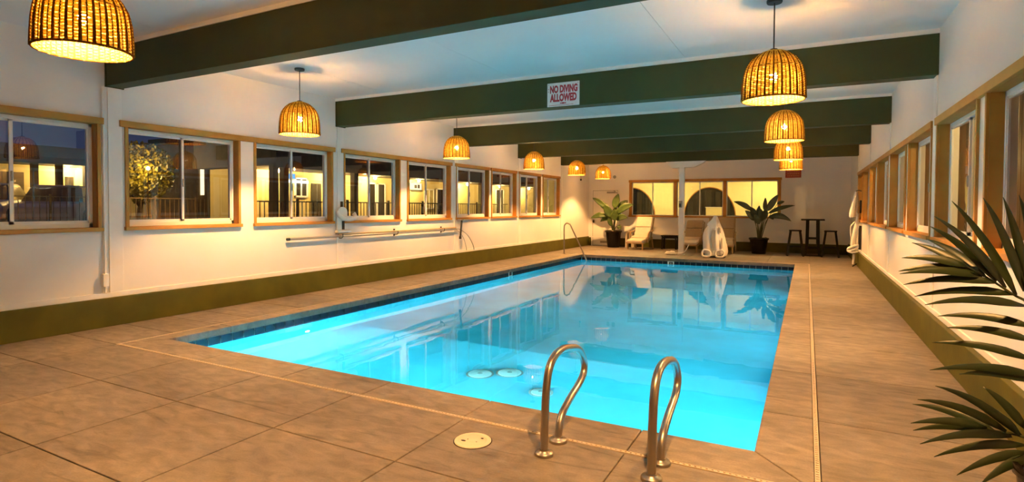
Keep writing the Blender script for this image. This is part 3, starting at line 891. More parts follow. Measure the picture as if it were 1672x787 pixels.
MB().tube(smooth_path([(0.06, -0.03, -0.01), (0.06, 0.10, -0.06), (0.06, 0.28, -0.22), (0.06, 0.38, -0.42), (0.06, 0.40, -0.50)], 6), 0.008, 6).build('hoop', ALU, t)
t = thing('brush_handle', 'short black upright handle clipped across the far pole end', 'tool', (XL + 0.05, 10.92, 0.70))
MB().tube([(0.08, -0.02, 0.02), (0.08, 0.04, 0.40)], 0.022, 8).build('grip', BLACK, t)
MB().tube([(0.08, -0.025, -0.03), (0.08, -0.02, 0.03)], 0.030, 8).build('foot', BLACK, t)
MB().box((-0.05, 0.0, 0.40), (0.10, 0.10, 0.425)).build('bracket', GREYP, t)
t = thing('lifebuoy_holder', 'white plastic ring holder with backplate on pilaster above the pole', 'holder', (XL + 0.014, 7.27, 0.90))
MB().box((0, -0.125, 0.10), (0.03, 0.125, 0.42)).build('backplate', PLAST, t, bevel=0.012)
mb = MB(); pl = [(0.13 * cos(a) * 0.85 - 0.02, 0.42 + 0.085 * sin(a)) for a in [2 * pi * i / 24 for i in range(24)]]
mb.add([(0.03, p[0], p[1]) for p in pl] + [(0.055, p[0], p[1]) for p in pl], [tuple(range(24))[::-1], tuple(range(24, 48))] + [(i, (i + 1) % 24, 24 + (i + 1) % 24, 24 + i) for i in range(24)])
mb.build('disc', PLAST, t)
ring = [(0.095 + 0.055 * cos(a), 0.03 + 0.20 * sin(a), 0.375 - 0.09 * cos(a) - 0.01 * sin(a)) for a in [radians(-110 + 220 * i / 20) for i in range(21)]]
MB().tube(ring, 0.035, 8).build('ring', PLAST, t)
MB().box((0, -0.16, 0.055), (0.09, 0.16, 0.10)).build('shelf', PLAST, t, bevel=0.015)
MB().box((0.03, -0.012, 0.11), (0.05, 0.03, 0.26)).build('strap', BLACK, t)
MB().box((0.0, -0.02, 0.50), (0.03, 0.015, 0.60)).build('clip', BLACK, t)
MB().box((0.0, -0.14, 0.035), (0.03, 0.14, 0.056)).build('bracket', GREYP, t)
# conduit by the first pilaster
t = thing('conduit', 'thin white pipe with small box on the wall by the first window', 'pipe', (XL, 3.53, 0.40))
MB().tube([(0.02, 0, 0), (0.02, 0, 2.39)], 0.012, 8).build('pipe', TRIMW, t)
MB().box((0, -0.03, 0.07), (0.05, 0.03, 0.22)).build('junction_box', TRIMW, t, bevel=0.004)

# ------------------------------------------------------------------ white post at the far pool end
t = thing('support_column', 'slender white post with flared top under the farthest beam', 'post', (-3.33, 17.245, 0), 0, None, 'structure')
MB().box((-0.075, -0.075, 0.0), (0.075, 0.075, 2.62)).build('shaft', TRIMW, t, bevel=0.006)
mb = MB(); pl = [(-0.30, 2.62), (0.36, 2.62), (0.62, 2.74), (0.68, 2.80), (-0.46, 2.80), (-0.44, 2.74)]
mb.add([(x, -0.09, z) for x, z in pl] + [(x, 0.09, z) for x, z in pl], [tuple(range(6)), tuple(range(6, 12))[::-1]] + [((i + 1) % 6, i, 6 + i, 6 + (i + 1) % 6) for i in range(6)])
mb.build('capital', TRIMW, t)
MB().box((-0.10, -0.10, 0.0), (0.10, 0.10, 0.02)).build('base_plate', TRIMW, t)
t = thing('phone_box', 'small grey box with dark handset fixed to the white post', 'box', (-3.36, 17.17, 1.42))
MB().box((-0.04, -0.05, 0), (0.06, 0, 0.20)).build('case', GREYP, t, bevel=0.006)
MB().box((-0.02, -0.07, 0.02), (0.03, -0.05, 0.12)).build('handset', BLACK, t, bevel=0.006)
t = thing('hose_coil', 'white coiled hose lying at the foot of the post', 'hose', (-3.62, 17.13, 0))
pts = [(0.16 * cos(a) * (1 - a / 60), 0.11 * sin(a), 0.022 + a * 0.0035) for a in [i * 0.35 for i in range(60)]]
MB().tube(pts, 0.02, 7).build('coil', PLAST, t)
MB().tube(smooth_path([(0.14, 0.04, 0.05), (0.34, -0.02, 0.06), (0.46, -0.06, 0.16), (0.54, -0.04, 0.33)], 5), 0.014, 7).build('loose_end', PLAST, t)

# ------------------------------------------------------------------ lounge chairs
def lounger(label, loc, rot, w, fabric, top=1.07, name='lounge_chair'):
    t = thing(name, label, 'chair', loc, rot, 'lounge chairs along the end wall')
    h = w / 2
    for s in (-1, 1):
        MB().bar((s * (h - 0.03), -0.42, 0), (s * (h - 0.04), -0.42, 0.24), 0.045, 0.045).build('leg', FRAMEW, t)
        MB().tube(smooth_path([(s * (h + 0.01), 0.36, 0.0), (s * (h + 0.01), 0.27, 0.20), (s * (h + 0.01), 0.22, 0.42)], 4), 0.024, 8).build('leg', FRAMEW, t)
        MB().tube(smooth_path([(s * (h + 0.02), -0.12, 0.24), (s * (h + 0.02), -0.10, 0.48), (s * (h + 0.02), -0.02, 0.585), (s * (h + 0.02), 0.12, 0.60), (s * (h + 0.02), 0.30, 0.63)], 4), 0.026, 8).build('armrest', FRAMEW, t)
    mb = MB()
    for s in (-1, 1): mb.bar((s * (h - 0.02), -0.45, 0.22), (s * (h - 0.02), 0.25, 0.36), 0.04, 0.05)
    mb.bar((-h, -0.44, 0.225), (h, -0.44, 0.225), 0.05, 0.045); mb.bar((-h, 0.24, 0.36), (h, 0.24, 0.36), 0.05, 0.045)
    mb.build('seat_frame', FRAMEW, t)
    def pad(pts, th, nm, mat):
        mb = MB(); pv = []
        for y, z in pts: pv.append((y, z))
        n = len(pv)
        lo = [(y, z) for y, z in pv]; hi = []
        for i, (y, z) in enumerate(pv):
            a = pv[max(0, i - 1)]; b = pv[min(n - 1, i + 1)]
            dy, dz = b[0] - a[0], b[1] - a[1]; l = math.hypot(dy, dz)
            hi.append((y - dz / l * th, z + dy / l * th))
        poly = lo + hi[::-1]; m = len(poly)
        vs = [(-h + 0.03, y, z) for y, z in poly] + [(h - 0.03, y, z) for y, z in poly]
        fs = [tuple(range(m))[::-1], tuple(range(m, 2 * m))] + [(i, (i + 1) % m, m + (i + 1) % m, m + i) for i in range(m)]
        mb.add(vs, fs)
        o = mb.build(nm, mat, t, bevel=0.022)
        return o
    pad([(-0.47, 0.235), (-0.2, 0.28), (-0.10, 0.30)], 0.085, 'foot_cushion', fabric if fabric is CUSH else CUSH)
    pad([(-0.12, 0.33), (0.08, 0.37), (0.22, 0.40)], 0.09, 'seat_cushion', fabric if fabric is CUSH else CUSH)
    pad([(0.16, 0.40), (0.26, 0.62), (0.29, 0.72)], 0.075, 'lower_back_cushion', fabric)
    pad([(0.295, 0.725), (0.38, 0.92), (0.45, top)], 0.075, 'upper_back_cushion', fabric)
    mb = MB()
    for s in (-1, 1): mb.bar((s * (h - 0.02), 0.20, 0.36), (s * (h - 0.02), 0.47, top + 0.0), 0.035, 0.03)
    mb.build('back_frame', FRAMEW, t)
    return t
lounger('cream cushioned lounge chair between the potted plant and side table', (-5.02, 18.92, 0), -0.17, 0.62, CUSH)
lounger('tan backed lounge chair directly behind the white post', (-3.28, 18.75, 0), -0.08, 0.58, SLING, 0.95)
lounger('tan lounge chair half hidden by the white covered pool lift', (-2.42, 18.92, 0), 0.05, 0.82, SLING, 1.09)
# side tables
def side_table(label, loc, w, h, mat, dpt=0.42):
    t = thing('side_table', label, 'table', loc)
    MB().box((-w / 2, -dpt / 2, h - 0.035), (w / 2, dpt / 2, h)).build('tabletop', mat, t, bevel=0.006)
    for sx in (-1, 1):
        for sy in (-1, 1):
            MB().bar((sx * (w / 2 - 0.04), sy * (dpt / 2 - 0.04), 0), (sx * (w / 2 - 0.05), sy * (dpt / 2 - 0.05), h - 0.035), 0.045).build('leg', mat, t)
    mb = MB().bar((-w / 2 + 0.04, dpt / 2 - 0.05, h - 0.075), (w / 2 - 0.04, dpt / 2 - 0.05, h - 0.075), 0.025, 0.06); mb.bar((-w / 2 + 0.04, -dpt / 2 + 0.05, h - 0.075), (w / 2 - 0.04, -dpt / 2 + 0.05, h - 0.075), 0.025, 0.06)
    mb.build('apron', mat, t)
    return t
side_table('small black wooden side table between the lounge chairs', (-4.12, 19.4, 0), 0.55, 0.475, BLKWOOD)
side_table('small cream side table behind the cream lounge chair arm', (-5.55, 19.52, 0), 0.30, 0.57, CUSH, 0.3)

# ------------------------------------------------------------------ pool lift under its white cover
t = thing('pool_lift', 'white covered pool lift standing at the far pool edge', 'pool lift', (-2.33, 16.85, 0))
prof = [(0.06, 0.31, 0.20, 0.00), (0.14, 0.33, 0.21, 0.02), (0.28, 0.325, 0.20, 0.01), (0.45, 0.30, 0.19, -0.01), (0.62, 0.27, 0.17, -0.02), (0.78, 0.235, 0.15, -0.015), (0.92, 0.155, 0.12, 0.005), (1.05, 0.10, 0.09, 0.02), (1.16, 0.065, 0.06, 0.02), (1.19, 0.03, 0.03, 0.02)]
n = 40; vs = []
for i, (z, rx, ry, ox) in enumerate(prof):
    for k in range(n):
        a = 2 * pi * k / n
        f = 1 + 0.07 * sin(5 * a + 0.8 + z * 1.6) + 0.045 * sin(9 * a + z * 3.0) - (0.16 * math.exp(-((a - 1.5 * pi) / 0.16) ** 2) if 0.1 < z < 0.85 else 0)
        zz = z + (0.03 * sin(4 * a) if i == 0 else 0)
        vs.append((ox + rx * f * cos(a) * (1.12 if (cos(a) < 0 and 0.5 < z < 0.8) else 1), ry * f * sin(a), zz))
fs = [(i * n + k, i * n + (k + 1) % n, (i + 1) * n + (k + 1) % n, (i + 1) * n + k) for i in range(len(prof) - 1) for k in range(n)]
fs.append(tuple(range((len(prof) - 1) * n, len(prof) * n)))
mb = MB().add(vs, fs, True)
cv = mb.build('cover', CLOTH, t)
md = cv.modifiers.new('sub', 'SUBSURF'); md.levels = 1; md.render_levels = 1
mb = MB().add([(-0.01, -0.205, 0.20), (0.05, -0.205, 0.22), (0.055, -0.17, 0.78), (-0.02, -0.17, 0.80), (-0.07, -0.185, 0.62)], [(0, 1, 2, 3, 4)])
mb.build('front_opening', GREYP, t, solid=0.02)
mb = MB().add([(0.13, -0.165, 0.74), (0.19, -0.14, 0.70), (0.17, -0.13, 0.84), (0.13, -0.14, 0.88)], [(0, 1, 2, 3)])
mb.build('side_opening', GREYP, t, solid=0.012)
mb = MB().add([(0.20, -0.21, 0.25), (0.24, -0.19, 0.28), (0.235, -0.17, 0.55), (0.215, -0.175, 0.58), (0.195, -0.19, 0.45)], [(0, 1, 2, 3, 4)])
mb.build('side_opening', GREYP, t, solid=0.012)
mb = MB().add([(-0.20, -0.13, 0.93), (-0.06, -0.16, 0.83), (0.06, -0.16, 0.84), (0.075, -0.11, 1.18), (0.0, -0.10, 1.20), (-0.05, -0.12, 1.10)], [(0, 1, 2, 3, 4, 5)])
mb.build('top_flap', CLOTH, t, solid=0.02)
MB().box((-0.27, -0.20, 0.0), (0.30, 0.20, 0.05)).build('base', BLACK, t, bevel=0.02)
for s in (-1, 1):
    lo = MB().tube(smooth_path([(s * 0.30, -0.22, 0.16), (s * 0.27, -0.25, 0.05), (s * 0.12, -0.26, 0.04), (s * 0.07, -0.25, 0.10), (s * 0.10, -0.23, 0.19), (s * 0.24, -0.22, 0.22), (s * 0.30, -0.22, 0.16)], 5), 0.026, 8)
    lo.build('foot_loop', PLAST, t)
for s in (-1, 1):
    mb = MB().lathe([(0.05, -0.02), (0.06, -0.012), (0.06, 0.012), (0.05, 0.02)], 16)
    mb.v = [(s * 0.26 + v[2], -0.18 + v[0], 0.06 + v[1]) for v in mb.v]
    mb.build('wheel', RUBBER, t)

# ------------------------------------------------------------------ bar table and stools
t = thing('bar_table', 'tall black wooden bar table between the two stools', 'table', (0.16, 18.95, 0))
MB().box((-0.31, -0.31, 1.055), (0.31, 0.31, 1.095)).build('tabletop', BLKWOOD, t, bevel=0.006)
for s in (-1, 1):
    for q in (-1, 1):
        mb = MB().bar((s * 0.145, q * 0.20, 0.36), (s * 0.135, q * 0.20, 1.055), 0.09, 0.06); mb.bar((s * 0.19, q * 0.22, 0.0), (s * 0.145, q * 0.20, 0.38), 0.065, 0.05)
        mb.build('leg', BLKWOOD, t)
for q in (-1, 1):
    MB().box((-0.14, q * 0.20 - 0.018, 0.50), (0.14, q * 0.20 + 0.018, 0.545)).build('rail', BLKWOOD, t)
    MB().box((-0.16, q * 0.21 - 0.018, 0.21), (0.16, q * 0.21 + 0.018, 0.26)).build('rail', BLKWOOD, t)
for s in (-1, 1): MB().box((s * 0.15 - 0.018, -0.2, 0.30), (s * 0.15 + 0.018, 0.2, 0.34)).build('rail', BLKWOOD, t)
MB().box((-0.25, -0.24, 0.0), (0.25, -0.20, 0.035)).build('foot_bar', BLKWOOD, t)
def stool(label, loc, rot):
    t = thing('bar_stool', label, 'stool', loc, rot, 'bar stools beside the bar table')
    MB().box((-0.165, -0.165, 0.735), (0.165, 0.165, 0.77)).build('seat', BLKWOOD, t, bevel=0.012)
    for s in (-1, 1):
        for q in (-1, 1):
            MB().bar((s * 0.215, q * 0.19, 0), (s * 0.125, q * 0.125, 0.735), 0.054, 0.046).build('leg', BLKWOOD, t)
    for q in (-1, 1): MB().bar((-0.18, q * 0.165, 0.28), (0.18, q * 0.165, 0.28), 0.022, 0.035).build('stretcher', BLKWOOD, t)
    for s in (-1, 1): MB().bar((s * 0.19, -0.16, 0.20), (s * 0.19, 0.16, 0.20), 0.022, 0.035).build('stretcher', BLKWOOD, t)
    return t
stool('black wooden bar stool on the plant side of the bar table', (-0.295, 18.62, 0), 0.06)
stool('black wooden bar stool on the hanging hose side of the bar table', (0.62, 18.66, 0), -0.05)

# ------------------------------------------------------------------ potted plants
def potted(label, loc, pr, ph, leaves, mat, lw=1.0):
    t = thing('potted_plant', label, 'plant', loc)
    MB().lathe([(pr * 0.70, 0), (pr * 0.74, 0.02), (pr * 0.95, ph * 0.86), (pr * 0.97, ph * 0.88), (pr * 1.06, ph * 0.90), (pr * 1.06, ph), (pr * 0.97, ph), (pr * 0.94, ph - 0.05)], 30).build('pot', POT, t)
    MB().lathe([(pr * 0.945, ph - 0.06), (pr * 0.945, ph - 0.045)], 24).build('soil', SOIL, t)
    cl = MB()
    rnd = random.Random(len(label))
    for k in range(12):
        a = rnd.uniform(0, 2 * pi); r = pr * 0.75
        cl.sphere((r * cos(a), r * sin(a), ph - 0.03), rnd.uniform(0.03, 0.06), 7, 5)
    q = cl.build('moss', STALK, t); q['kind'] = 'stuff'
    for (bx, by, bz, tx, ty, tz, w, droop) in leaves:
        base = Vector((bx, by, bz)); tip = Vector((tx, ty, tz)); L = (tip - base).length
        foot = Vector((bx * 0.12, by * 0.12, ph - 0.06))
        MB().tube(smooth_path([foot, (foot + base) * 0.5 + Vector((-bx * 0.10, -by * 0.1, 0.05)), base], 5), [0.016 - 0.009 * i / 10 for i in range(11)], 6).build('stalk', STALK, t)
        n = 10; ax = (tip - base); w = w * lw
        side = ax.cross(Vector((rnd.uniform(-.2, .2), -1, rnd.uniform(0.0, 0.35))))
        side.normalize()
        nr = side.cross(ax).normalized()
        vs = []
        for i in range(n + 1):
            u = i / n
            c = base + ax * u + Vector((0, 0, droop * 4 * u * (1 - u))) 
            ww = w * (sin(pi * min(1, u ** 0.8)) ** 0.75) * (1 - 0.15 * u) + 0.003
            for j, (k, cup) in enumerate(((-1, 0.12), (-0.5, 0.035), (0, 0), (0.5, 0.035), (1, 0.12))):
                vs.append(c + side * k * ww + nr * cup * ww * 1.6 + nr * 0.006 * sin(u * 17 + k))
        fs = [(i * 5 + j, i * 5 + j + 1, (i + 1) * 5 + j + 1, (i + 1) * 5 + j) for i in range(n) for j in range(4)]
        MB().add(vs, fs, True).build('leaf', mat, t, solid=0.004)
    return t
potted('broad leaved plant in dark pot in front of the white door', (-6.07, 19.25, 0), 0.285, 0.60, [
    (-0.28, -0.05, 1.42, -0.76, -0.1, 1.76, 0.085, 0.03), (-0.16, 0.05, 1.30, -0.58, 0.05, 1.56, 0.10, 0.04), (0.02, 0.0, 1.38, 0.17, 0.0, 1.90, 0.115, 0.02),
    (-0.04, -0.1, 1.05, -0.30, -0.2, 1.52, 0.13, 0.03), (0.15, 0.05, 1.35, 0.48, 0.1, 1.66, 0.10, 0.03), (0.14, -0.08, 1.22, 0.76, -0.15, 1.52, 0.11, 0.06),
    (-0.22, -0.1, 1.12, -0.80, -0.18, 1.02, 0.09, 0.06), (-0.12, 0.0, 1.00, -0.48, -0.05, 0.90, 0.09, 0.07), (0.12, -0.1, 0.98, 0.55, -0.12, 1.05, 0.10, 0.07),
    (0.05, -0.12, 0.95, 0.12, -0.2, 1.35, 0.12, 0.0), (-0.03, 0.1, 1.0, 0.05, 0.1, 1.45, 0.11, 0.0), (0.18, -0.02, 0.78, 0.28, -0.05, 0.62, 0.07, 0.03),
    (0.06, -0.02, 1.02, 0.30, -0.1, 1.42, 0.11, 0.02), (-0.06, -0.06, 0.75, -0.16, -0.1, 1.15, 0.08, 0.0)], LEAF, 1.2)
potted('dark leaved plant in black pot between the pool lift and stools', (-1.31, 18.95, 0), 0.275, 0.49, [
    (-0.20, 0.0, 1.33, -0.74, -0.05, 1.62, 0.085, 0.05), (0.16, 0.0, 1.33, 0.17, 0.0, 1.74, 0.065, 0.0), (0.22, 0.0, 1.32, 0.53, 0.02, 1.84, 0.10, 0.02),
    (0.25, -0.05, 1.25, 0.99, -0.1, 1.50, 0.065, 0.05), (0.28, 0.02, 1.15, 0.90, 0.0, 1.02, 0.095, 0.09), (-0.13, -0.05, 1.02, -0.40, -0.08, 1.34, 0.09, 0.04),
    (-0.05, 0.05, 1.15, 0.0, 0.05, 1.50, 0.07, 0.0), (-0.08, -0.05, 1.10, -0.24, -0.1, 1.45, 0.10, 0.02), (0.08, -0.06, 1.0, 0.05, -0.12, 1.40, 0.10, 0.0),
    (0.10, -0.05, 1.05, 0.22, -0.1, 1.38, 0.11, 0.02), (0.02, -0.1, 0.92, -0.12, -0.18, 1.22, 0.10, 0.02), (0.30, 0.05, 1.2, 0.40, 0.08, 1.06, 0.08, 0.02),
    (0.50, 0.05, 1.55, 0.70, 0.05, 1.62, 0.055, 0.01)], LEAFD)

# foreground palm
UP = [((0.637, 2.925, 1.466), (0.806, 3.051, 1.079)), ((0.713, 2.978, 1.469), (0.826, 3.052, 1.063)), ((0.563, 3.08, 1.455), (0.778, 3.041, 1.061)), ((0.463, 2.835, 1.389), (0.748, 3.057, 1.087)),
      ((0.463, 2.934, 1.346), (0.714, 3.045, 1.115)), ((0.497, 3.228, 1.278), (0.676, 3.049, 1.133)), ((0.434, 3.165, 1.262), (0.643, 3.05, 1.144)), ((0.386, 3.086, 1.195), (0.61, 3.043, 1.174)),
      ((0.375, 3.084, 1.133), (0.638, 3.057, 1.156)), ((0.374, 3.039, 1.126), (0.669, 3.055, 1.132)), ((0.396, 3.099, 1.071), (0.714, 3.041, 1.11)), ((0.444, 3.133, 1.016), (0.769, 3.052, 1.063)),
      ((0.455, 2.951, 1.006), (0.804, 3.041, 1.019)), ((0.539, 3.176, 0.927), (0.831, 3.049, 0.933)), ((0.561, 3.118, 0.887), (0.835, 3.058, 0.873)), ((0.511, 3.116, 0.815), (0.837, 3.058, 0.794)),
      ((0.483, 2.988, 0.718), (0.849, 3.056, 0.729)), ((0.589, 3.008, 0.71), (0.85, 3.059, 0.706)), ((0.815, 3.182, 1.482), (0.857, 3.042, 1.097))]
LO = [((0.461, 2.73, 0.718), (0.77, 2.9, 0.516)), ((0.409, 2.76, 0.646), (0.723, 2.9, 0.527)), ((0.432, 3.037, 0.544), (0.687, 2.9, 0.52)), ((0.399, 2.841, 0.519), (0.663, 2.9, 0.528)),
      ((0.418, 2.912, 0.467), (0.687, 2.9, 0.522)), ((0.425, 2.791, 0.455), (0.74, 2.9, 0.51)), ((0.485, 2.868, 0.384), (0.778, 2.9, 0.483)), ((0.553, 2.823, 0.341), (0.784, 2.9, 0.455)),
      ((0.624, 2.81, 0.324), (0.794, 2.9, 0.44)), ((0.645, 2.896, 0.697), (0.782, 2.9, 0.548)), ((0.607, 2.896, 0.63), (0.762, 2.9, 0.527))]
PC = Vector((0.925, 2.86, 0))
t = thing('potted_palm', 'feathery green palm in dark pot at the near wall corner', 'plant', PC)
MB().lathe([(0.13, 0), (0.135, 0.02), (0.175, 0.37), (0.19, 0.38), (0.19, 0.42), (0.172, 0.42), (0.168, 0.38)], 28).build('pot', POT, t)
MB().lathe([(0.168, 0.36), (0.168, 0.375)], 24).build('soil', SOIL, t)
def frond(rach, lfs, hang):
    st = MB().tube(smooth_path([Vector(p) - PC for p in rach], 5), [0.010 - 0.007 * i / (5 * (len(rach) - 1)) for i in range(5 * (len(rach) - 1) + 1)], 6).build('frond', STALK, t)
    for tip, base in lfs:
        tip, base = Vector(tip) - PC, Vector(base) - PC
        ax = tip - base; L = ax.length; n = 8
        view = Vector((random.uniform(-0.15, 0.15), -1, 0.25))
        side = ax.cross(view).normalized()
        vs = []
        for i in range(n + 1):
            u = i / n
            c = base + ax * u + Vector((0, 0, hang * 4 * u * (1 - u) * L))
            ww = 0.018 * (min(1, u / 0.25) ** 0.6 * 0.75 + 0.25) * (1 - u ** 2.4) + 0.0008
            for k in (-1, 0, 1):
                vs.append(c + side * k * ww + Vector((0, -1, 0)) * abs(k) * ww * 0.45)
        fs = [(i * 3 + j, i * 3 + j + 1, (i + 1) * 3 + j + 1, (i + 1) * 3 + j) for i in range(n) for j in range(2)]
        MB().add(vs, fs, True).build('leaflet', PALM, st, solid=0.0015)
frond([(0.925, 2.90, 0.38), (0.945, 3.03, 0.577), (0.979, 3.05, 0.683), (0.901, 3.05, 0.873), (0.83, 3.05, 1.017), (0.768, 3.05, 1.064), (0.67, 3.05, 1.138), (0.603, 3.05, 1.179)], UP, 0.07)
frond([(0.92, 2.86, 0.38), (0.867, 2.9, 0.419), (0.811, 2.9, 0.493), (0.77, 2.9, 0.516), (0.687, 2.9, 0.522), (0.663, 2.9, 0.528)], LO, 0.08)
def gen_frond(base, mid, tip, k=9, ln=0.34):
    P_ = smooth_path([base, mid, tip], 8); lf = []
    for i in range(4, len(P_) - 1):
        a = (P_[i + 1] - P_[i]).normalized()
        s1 = a.cross(Vector((0, 0, 1))).normalized()
        for s in (-1, 1):
            q = P_[i] + (a * 0.7 + s1 * s * 0.7) * ln + Vector((0, 0, -0.04))
            q.x = min(q.x, 1.13)
            lf.append((q, P_[i]))
    frond([tuple(p) for p in (base, mid, tip)], lf, 0.08)
gen_frond(Vector((0.94, 2.84, 0.38)), Vector((1.0, 2.72, 0.85)), Vector((0.98, 2.45, 1.20)))
gen_frond(Vector((0.95, 2.84, 0.38)), Vector((1.03, 2.65, 0.65)), Vector((1.03, 2.30, 0.80)))

# ------------------------------------------------------------------ white hose bundle hanging by the end corner
t = thing('hanging_pool_hose', 'white hose bundle hanging on the wall near the stools', 'hose', (1.06, 15.9, 0))
MB().tube(smooth_path([(0.11, 0.1, 1.84), (0.05, 0.1, 1.86), (-0.01, 0.05, 1.84)], 4), 0.012, 6).build('hook', BLACK, t)
MB().tube(smooth_path([(-0.01, 0.05, 1.83), (-0.01, 0.05, 1.70), (-0.02, 0.05, 1.55), (-0.03, 0.05, 1.38), (-0.03, 0.05, 1.22)], 4), [0.03 + 0.05 * min(1, i / 9) for i in range(17)], 12).build('upper_fold', CLOTH, t)
MB().tube(smooth_path([(0.0, -0.05, 1.75), (-0.07, -0.08, 1.50), (-0.10, -0.08, 1.30), (-0.10, -0.05, 1.22)], 4), [0.025 + 0.025 * min(1, i / 6) for i in range(13)], 10).build('upper_fold', CLOTH, t)
MB().tube(smooth_path([(0.03, 0, 1.30), (0.02, 0, 1.12), (0.0, 0, 0.98)], 4), 0.035, 10).build('neck', CLOTH, t)
MB().tube(smooth_path([(-0.02, 0, 1.10), (-0.10, 0, 1.0), (-0.11, 0, 0.9), (-0.09, 0, 0.6), (-0.07, 0, 0.5)], 5), 0.013, 8).build('cord', PLAST, t)
MB().tube(smooth_path([(0.02, 0, 1.02), (0.0, 0, 0.92), (-0.04, 0, 0.70), (-0.06, 0, 0.48)], 5), 0.055, 12).build('slanting_hose', CLOTH, t)
for k in range(3):
    pts = [(-0.06 + 0.10 * cos(a), 0.08 * sin(a), 0.44 + 0.03 * (k - 1) + 0.06 * sin(a + k)) for a in [2 * pi * i / 18 for i in range(19)]]
    MB().tube(pts, 0.03, 8).build('coil', CLOTH, t)
MB().tube(smooth_path([(-0.03, 0, 0.42), (-0.03, 0, 0.25), (-0.045, -0.05, 0.06)], 5), [0.04 - 0.012 * i / 10 for i in range(11)], 10).build('hose_end', CLOTH, t)
MB().tube(smooth_path([(0.03, 0.02, 0.07), (-0.01, -0.02, 0.05), (-0.06, -0.06, 0.014)], 4), 0.014, 8).build('nozzle', BLACK, t)
mb = MB().box((0.06, -0.02, 0.42), (0.115, 0.10, 1.0)); mb.build('dark_panel', BLACK, t, bevel=0.01)
MB().box((0.07, 0.0, 1.30), (0.11, 0.07, 1.62)).build('dark_grip', BLACK, t, bevel=0.01)

# emergency lamp and small fittings
t = thing('emergency_light', 'small twin head emergency light beside the farthest lamp', 'light fixture', (-6.30, YB, 2.46))
MB().box((-0.14, -0.07, 0), (0.06, 0, 0.10)).build('case', PLAST, t, bevel=0.01)
for x in (-0.10, 0.10):
    mb = MB().lathe([(0.03, 0), (0.06, 0.05), (0.06, 0.07)], 14)
    mb.v = [(v[0] + x, -0.05 - v[2], v[1] + 0.06) for v in mb.v]
    mb.build('head', GREYP, t)
t = thing('wall_sensor', 'small dark cylinder hanging on the wall near the far corner', 'sensor', (XL, 18.9, 2.37))
MB().tube([(0.05, 0, 0), (0.05, 0, 0.06)], 0.03, 10).build('body', BLACK, t)
MB().tube([(0.05, 0, 0.06), (0.05, 0, 0.20), (0.0, 0, 0.20)], 0.012, 8).build('bracket', GREYP, t)

# ------------------------------------------------------------------ lit room behind the end wall
RY = 24.0
struct(MB().box((-9.5, YB + 0.16, -0.1), (2.5, RY, 0.0)).build('floor_lobby', CONC), 'plain floor of the room behind the interior window', 'floor')
struct(MB().box((-9.5, YB + 0.16, 2.9), (2.5, RY + 0.1, 3.0)).build('ceiling_lobby', LOBBYW), 'pale ceiling of the room behind the interior window', 'ceiling')
struct(MB().box((-9.5, RY, -0.1), (2.5, RY + 0.1, 2.9)).build('wall_lobby_back', LOBBYW), 'bright yellow wall with dark arches behind the interior window', 'wall')
struct(MB().box((-9.6, YB + 0.16, -0.1), (-9.5, RY + 0.1, 3.0)).build('wall_lobby_left', LOBBYW), 'yellow side wall of the room behind the door', 'wall')
struct(MB().box((2.5, YB + 0.16, -0.1), (2.6, RY + 0.1, 3.0)).build('wall_lobby_right', LOBBYW), 'yellow side wall of the room behind the stools', 'wall')
def arch(cx_, r, z0, z1, label):
    t = thing('arched_window', label, 'window', (cx_, RY, 0.6))
    n = 20; hb = z0 - 0.6; h = z1 - z0
    pl = [(r, hb)] + [(r * cos(a), hb + h * sin(a)) for a in [pi * i / n for i in range(n + 1)]] + [(-r, hb)]
    pl = [(r, 0.0), *pl[1:-1], (-r, 0.0)]; m = len(pl)
    MB().add([(x, -0.012, z) for x, z in pl] + [(x, -0.002, z) for x, z in pl], [tuple(range(m))[::-1], tuple(range(m, 2 * m))] + [(i, (i + 1) % m, m + (i + 1) % m, m + i) for i in range(m)]).build('pane', NIGHT, t)
    MB().tube([(x, -0.015, z) for x, z in pl[1:-1]], 0.022, 6).build('arch_frame', WOOD, t)
    mb = MB()
    k = -r * 0.8
    for i in range(5):
        x = -r * 0.75 + i * r * 0.36; zz = hb + h * math.sqrt(max(0.05, 1 - (x / r) ** 2)) - 0.12
        mb.box((x - 0.10, -0.02, 0.0), (x + 0.10, -0.012, zz))
    mb.build('curtain', CURTAIN, t)
    return t
arch(-3.53, 1.0, 1.05, 2.25, 'large dark arched window in the middle of the yellow room')
arch(-6.75, 1.0, 1.05, 2.27, 'dark arched window near the plant by the door in the yellow room')
t = thing('counter_box', 'pale cream box standing before the dark arch in the yellow room', 'box', (-3.27, 23.55, 0))
MB().box((-0.30, -0.2, 0.0), (0.30, 0.2, 1.42)).build('body', LOBBYW, t, bevel=0.01)
MB().box((-0.32, -0.22, 1.42), (0.32, 0.22, 1.45)).build('top', PLAST, t)
for x, y, lab in ((-5.6, 21.9, 'tube ceiling light in the yellow room behind the cream chair'), (-1.2, 22.2, 'tube ceiling light in the yellow room behind the dark plant')):
    t = thing('tube_light', lab, 'light fixture', (x, y, 2.9), 0, 'tube lights in the yellow room')
    MB().box((-0.7, -0.09, -0.04), (0.7, 0.09, 0)).build('housing', PLAST, t)
    for q in (-0.045, 0.045): MB().tube([(-0.65, q, -0.06), (0.65, q, -0.06)], 0.02, 6).build('tube', LOBBYM, t)

